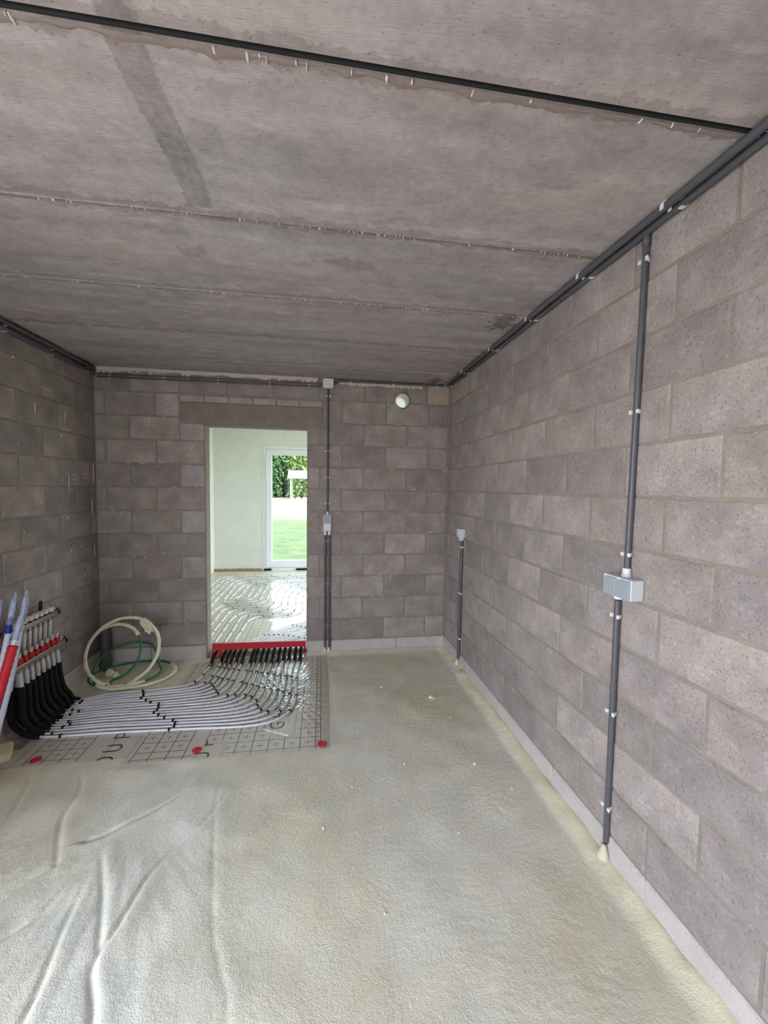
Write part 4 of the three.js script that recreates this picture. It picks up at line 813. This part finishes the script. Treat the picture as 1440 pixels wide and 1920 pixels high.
  // pipe loops laid on it
  const loops = {
    'heating pipe loop beyond the doorway, innermost of the waves by the red strip': [[-2.005, -0.22], [-2.005, -0.293], [-1.992, -0.700], [-1.972, -0.983], [-1.924, -1.091], [-1.841, -1.149], [-1.597, -1.130], [-1.462, -1.207], [-1.398, -1.328], [-1.409, -1.772], [-1.397, -2.119], [-1.30, -2.226], [-1.0, -2.25]],
    'heating pipe loop beyond the doorway, second of the waves from the red strip': [[-2.089, -0.22], [-2.089, -0.302], [-2.084, -0.722], [-2.082, -1.050], [-2.038, -1.170], [-1.927, -1.225], [-1.659, -1.212], [-1.527, -1.276], [-1.486, -1.453], [-1.495, -1.761], [-1.506, -2.129], [-1.44, -2.327], [-1.30, -2.36], [-1.0, -2.36]],
    'heating pipe loop beyond the doorway, third of the waves from the red strip': [[-2.182, -0.22], [-2.182, -0.313], [-2.177, -0.728], [-2.175, -1.024], [-2.153, -1.173], [-2.091, -1.288], [-1.953, -1.336], [-1.708, -1.327], [-1.592, -1.454], [-1.603, -1.772], [-1.598, -2.116], [-1.569, -2.337], [-1.492, -2.45], [-1.371, -2.48], [-1.0, -2.48]],
    'heating pipe loop beyond the doorway, fourth of the waves from the red strip': [[-2.267, -0.25], [-2.267, -0.522], [-2.272, -0.731], [-2.265, -1.014], [-2.257, -1.290], [-2.223, -1.40], [-2.112, -1.434], [-1.805, -1.442], [-1.695, -1.579], [-1.681, -1.799], [-1.689, -2.234], [-1.671, -2.416], [-1.601, -2.556], [-1.375, -2.60], [-1.0, -2.6]],
    'heating pipe loop beyond the doorway, fifth of the waves from the red strip': [[-2.353, -0.3], [-2.353, -0.864], [-2.35, -1.036], [-2.356, -1.239], [-2.320, -1.50], [-2.174, -1.54], [-1.90, -1.53], [-1.80, -1.671], [-1.784, -1.947], [-1.793, -2.289], [-1.771, -2.522], [-1.695, -2.660], [-1.378, -2.71], [-1.0, -2.71]],
    'heating pipe loop beyond the doorway, outermost of the waves round the spiral': [[-2.45, -0.4], [-2.455, -1.28], [-2.44, -1.500], [-2.398, -1.607], [-2.31, -1.651], [-2.062, -1.644], [-1.94, -1.694], [-1.895, -1.819], [-1.888, -2.165], [-1.883, -2.606], [-1.841, -2.77], [-1.749, -2.81], [-1.382, -2.822], [-1.0, -2.82]],
    'straight heating pipe left of the spiral, nearest to it': [[-2.542, -0.5], [-2.542, -1.612], [-2.543, -2.122], [-2.535, -2.781], [-2.50, -3.02], [-2.381, -3.14], [-2.180, -3.144], [-1.391, -3.13], [-1.0, -3.13]],
    'straight heating pipe left of the spiral, second from it': [[-2.63, -0.6], [-2.63, -1.95], [-2.625, -2.473], [-2.62, -3.0], [-2.56, -3.19], [-2.42, -3.225], [-2.159, -3.225], [-1.386, -3.21], [-1.0, -3.21]],
    'straight heating pipe left of the spiral, third from it': [[-2.72, -0.7], [-2.72, -2.377], [-2.715, -2.756], [-2.71, -3.1], [-2.63, -3.28], [-2.45, -3.305], [-2.185, -3.30], [-1.402, -3.29], [-1.0, -3.29]],
    'straight heating pipe along the white wall beyond the doorway': [[-2.815, -0.8], [-2.815, -2.716], [-2.81, -2.95], [-2.80, -3.2], [-2.72, -3.36], [-2.5, -3.385], [-2.177, -3.385], [-1.399, -3.38], [-1.0, -3.38]],
    'heating pipe spiral in the room beyond, its inner turns': [[-2.251, -1.972], [-2.20, -1.955], [-2.165, -2.03], [-2.174, -2.559], [-2.205, -2.66], [-2.25, -2.62], [-2.269, -2.159], [-2.30, -1.93], [-2.211, -1.853], [-2.107, -1.885], [-2.068, -2.096], [-2.062, -2.648], [-2.105, -2.76], [-2.222, -2.790], [-2.33, -2.70], [-2.36, -2.527], [-2.375, -2.213], [-2.385, -1.95]],
    'heating pipe spiral in the room beyond, its outer turn': [[-1.0, -2.95], [-1.384, -2.95], [-2.191, -2.96], [-2.38, -2.93], [-2.45, -2.80], [-2.448, -2.262], [-2.445, -1.931], [-2.404, -1.776], [-2.174, -1.75], [-2.03, -1.79], [-1.973, -1.897], [-1.975, -2.174], [-1.98, -2.640], [-2.018, -2.80], [-2.105, -2.87], [-2.25, -2.88]],
  };
  for (const [label, pl] of Object.entries(loops)) {
    const t = thing('floor_pipe', label, 'pipe', [pl[0][0], -0.01, pl[0][1]], 'heating pipes on the floor beyond the doorway');
    const c = curveOf(pl.map(([x, z]) => V(x, 0.004, z))); const L = c.getLength();
    part('pipe', sweep(c, Math.round(L * 34), 8, 0.0072), M.pipeBack, t);
    for (let s = 0.12; s < L - 0.05; s += 0.29) addStaple(t, c, s / L, 0.82);
  }
  for (let k = 0; k < 10; k++) {
    const f = k / 9, pl = [[lerp(-1.95, -1.56, f), -0.20], [lerp(-1.89, -1.53, f), lerp(-0.28, -0.235, f)], [lerp(-1.701, -1.45, f), lerp(-0.561, -0.285, f)], [lerp(-1.478, -1.34, f), lerp(-0.782, -0.31, f)], [-1.317 + 0.02 * f, lerp(-0.885, -0.325, f)], [-1.0, lerp(-1.0, -0.37, f)], [-0.6, lerp(-1.05, -0.4, f)]];
    const t = thing('floor_pipe', `curving heating pipe behind the red strip, ${ordinal[k]} from the back of the bundle`, 'pipe', [pl[0][0], -0.01, pl[0][1]], 'bundle of pipes curving right behind the red strip');
    const c = curveOf(pl.map(([x, z]) => V(x, 0.004, z))); const L = c.getLength();
    part('pipe', sweep(c, 44, 8, 0.0072), M.pipeBack, t);
    for (const s of [0.27, 0.5, 0.72]) addStaple(t, c, clamp(s + (f - 0.5) * 0.1, 0, 1), 0.82);
  }
}

// ---------------------------------------------------------------- outside
{
  const lawnMap = dataTex(1024, 1024, (x, y) => {
    const X = (x / 1024 - 0.5) * 160, Z = (y / 1024 - 0.5) * 160;
    const dry = smooth(-14, -26, Z + 4 * n2(X * 0.12, Z * 0.12)) * 0.95, g = 0.5 + 0.5 * n2(X * 0.6, Z * 0.6), e = 0.85 + 0.3 * (W(x, y) - 0.5);
    const near = Math.max(smooth(5, 9, Z), smooth(-2, -4, X) * smooth(-3, 0, Z));
    const gr2 = [lerp(0.22, 0.32, g) * e, lerp(0.31, 0.34, g) * e, 0.15 * e], st = [0.50 * e, 0.46 * e, 0.37 * e], pa = [0.72 * e, 0.69 * e, 0.66 * e];
    return [0, 1, 2].map((k) => lerp(lerp(gr2[k], st[k], dry), pa[k], near));
  }, true);
  const gm = std({ map: lawnMap, roughness: 1 });
  const g = new THREE.PlaneGeometry(160, 160, 1, 1).rotateX(-Math.PI / 2);
  { const uv = g.attributes.uv, p = g.attributes.position; for (let i = 0; i < p.count; i++) uv.setXY(i, p.getX(i) / 160 + 0.5, p.getZ(i) / 160 + 0.5); }
  structure('ground', g.translate(0, -0.22, 0), gm, 'sunlit lawn fading to pale dry grass around the house');
  // trees at the far side of the field
  const leafMats = [rgb(66, 92, 48), rgb(84, 108, 52), rgb(58, 84, 48), rgb(92, 114, 60)].map((c) => new THREE.MeshPhysicalMaterial({ color: c, roughness: 0.9, side: THREE.DoubleSide }));
  const bark = std({ color: rgb(96, 84, 70), roughness: 1 });
  const rt = mulberry(808);
  const spots = []; for (let r = 0; r < 3; r++) for (let k = 0; k < 14; k++) spots.push([-42 + k * 5.4 + r * 1.8 + rt() * 0.3, -62 - r * 6.5 - rt() * 0.4, 8.5 + 2 * r + rt() * 3, 2.15 + rt() * 0.25, r, k]);
  spots.forEach(([x, z, h, R, r, n0], k) => {
    const t = thing('tree', `leafy green tree across the field, ${['front', 'middle', 'rear'][r]} row, ${ordinal[n0]} from the left`, 'tree', [x, -0.22, z], 'trees beyond the field');
    part('trunk', sweep(curveOf([V(x, -0.3, z), V(x + 0.2, h * 0.3, z), V(x - 0.1, h * 0.7, z)]), 8, 7, (u) => 0.32 - 0.2 * u), bark, t);
    const pos = [], nor = [], M4 = new THREE.Matrix4(), q = new THREE.Quaternion();
    for (let n = 0; n < 3800; n++) {
      const a = rt() * 6.283, v = rt(), rr = Math.sqrt(0.3 + 0.7 * rt()), prof = v < 0.6 ? 0.94 : Math.sqrt(Math.max(0.02, 1 - ((v - 0.6) / 0.4) ** 2)) * 0.94;
      const lob = 1 + 0.12 * n3(Math.cos(a) * 2 + k, v * 5, Math.sin(a) * 2);
      const c0 = V(x + Math.cos(a) * R * rr * prof * lob, v * h + 0.05, z + Math.sin(a) * R * rr * prof * lob);
      q.setFromEuler(new THREE.Euler(rt() * 3, rt() * 6, rt() * 3)); const s = 0.16 + rt() * 0.3;
      const P = [[-s, 0, 0], [0, 0, -s * 0.55], [s, 0, 0], [0, 0, s * 0.55]].map((v) => V(...v).applyQuaternion(q).add(c0));
      for (const i of [0, 1, 2, 0, 2, 3]) pos.push(P[i].x, P[i].y, P[i].z);
    }
    const lg = new THREE.BufferGeometry(); lg.setAttribute('position', new THREE.Float32BufferAttribute(pos, 3)); lg.computeVertexNormals();
    part('crown', lg, leafMats[k % 4], t);
  });
  // open shelter with a pale roof in front of the trees
  const s = thing('shelter', 'open field shelter with a pale roof seen through the glass door', 'shelter', [-2.4, -0.22, -55]);
  const wpaint = std({ color: rgb(150, 144, 158), roughness: 0.6 }), post = std({ color: rgb(150, 160, 140), roughness: 0.8 });
  const rs = new THREE.Shape([[-1.6, 3.0], [0, 3.97], [1.6, 3.0], [1.6, 2.86], [0, 3.83], [-1.6, 2.86]].map((p) => new THREE.Vector2(...p)));
  part('roof', new THREE.ExtrudeGeometry(rs, { depth: 6.6, bevelEnabled: false }).rotateY(Math.PI / 2).translate(-5.7, -0.22, -55), wpaint, s);
  for (const dx of [-2.9, 0, 2.9]) for (const dz of [-1.4, 1.4]) part('post', rbox(-2.4 + dx - 0.07, -2.4 + dx + 0.07, -0.24, 2.78, -55 + dz - 0.07, -55 + dz + 0.07, 0.02), post, s);
  for (let k = 0; k < 7; k++) {
    const r = 0.22 + rt() * 0.16, x = -4.9 + k * 0.78, z = -51.5 + (k % 2) * 0.5;
    const o = thing('rubble_stone', `pale stone before the field shelter, ${ordinal[k]} from the left`, 'stone', [x, -0.22, z], 'stone heap before the shelter');
    const ig = new THREE.IcosahedronGeometry(r, 2), p = ig.attributes.position; for (let i = 0; i < p.count; i++) { const e = 1 + 0.25 * n3(p.getX(i) * 4 + k, p.getY(i) * 4, p.getZ(i) * 4); p.setXYZ(i, p.getX(i) * e, p.getY(i) * e * 0.8, p.getZ(i) * e); } ig.computeVertexNormals();
    part('stone', ig.translate(x, -0.22 + r * 0.55, z), std({ color: rgb(206, 204, 200), roughness: 0.9 }), o);
  }
  // roof slab over the house
  structure('roof_slab', metricUV(box(BXL - 0.5, BXR + 0.5, HB + 0.2, HB + 0.35, BZ - 0.5, -0.071)), M.mortar, 'flat roof over the room beyond');
}

renderer.render(scene, camera);
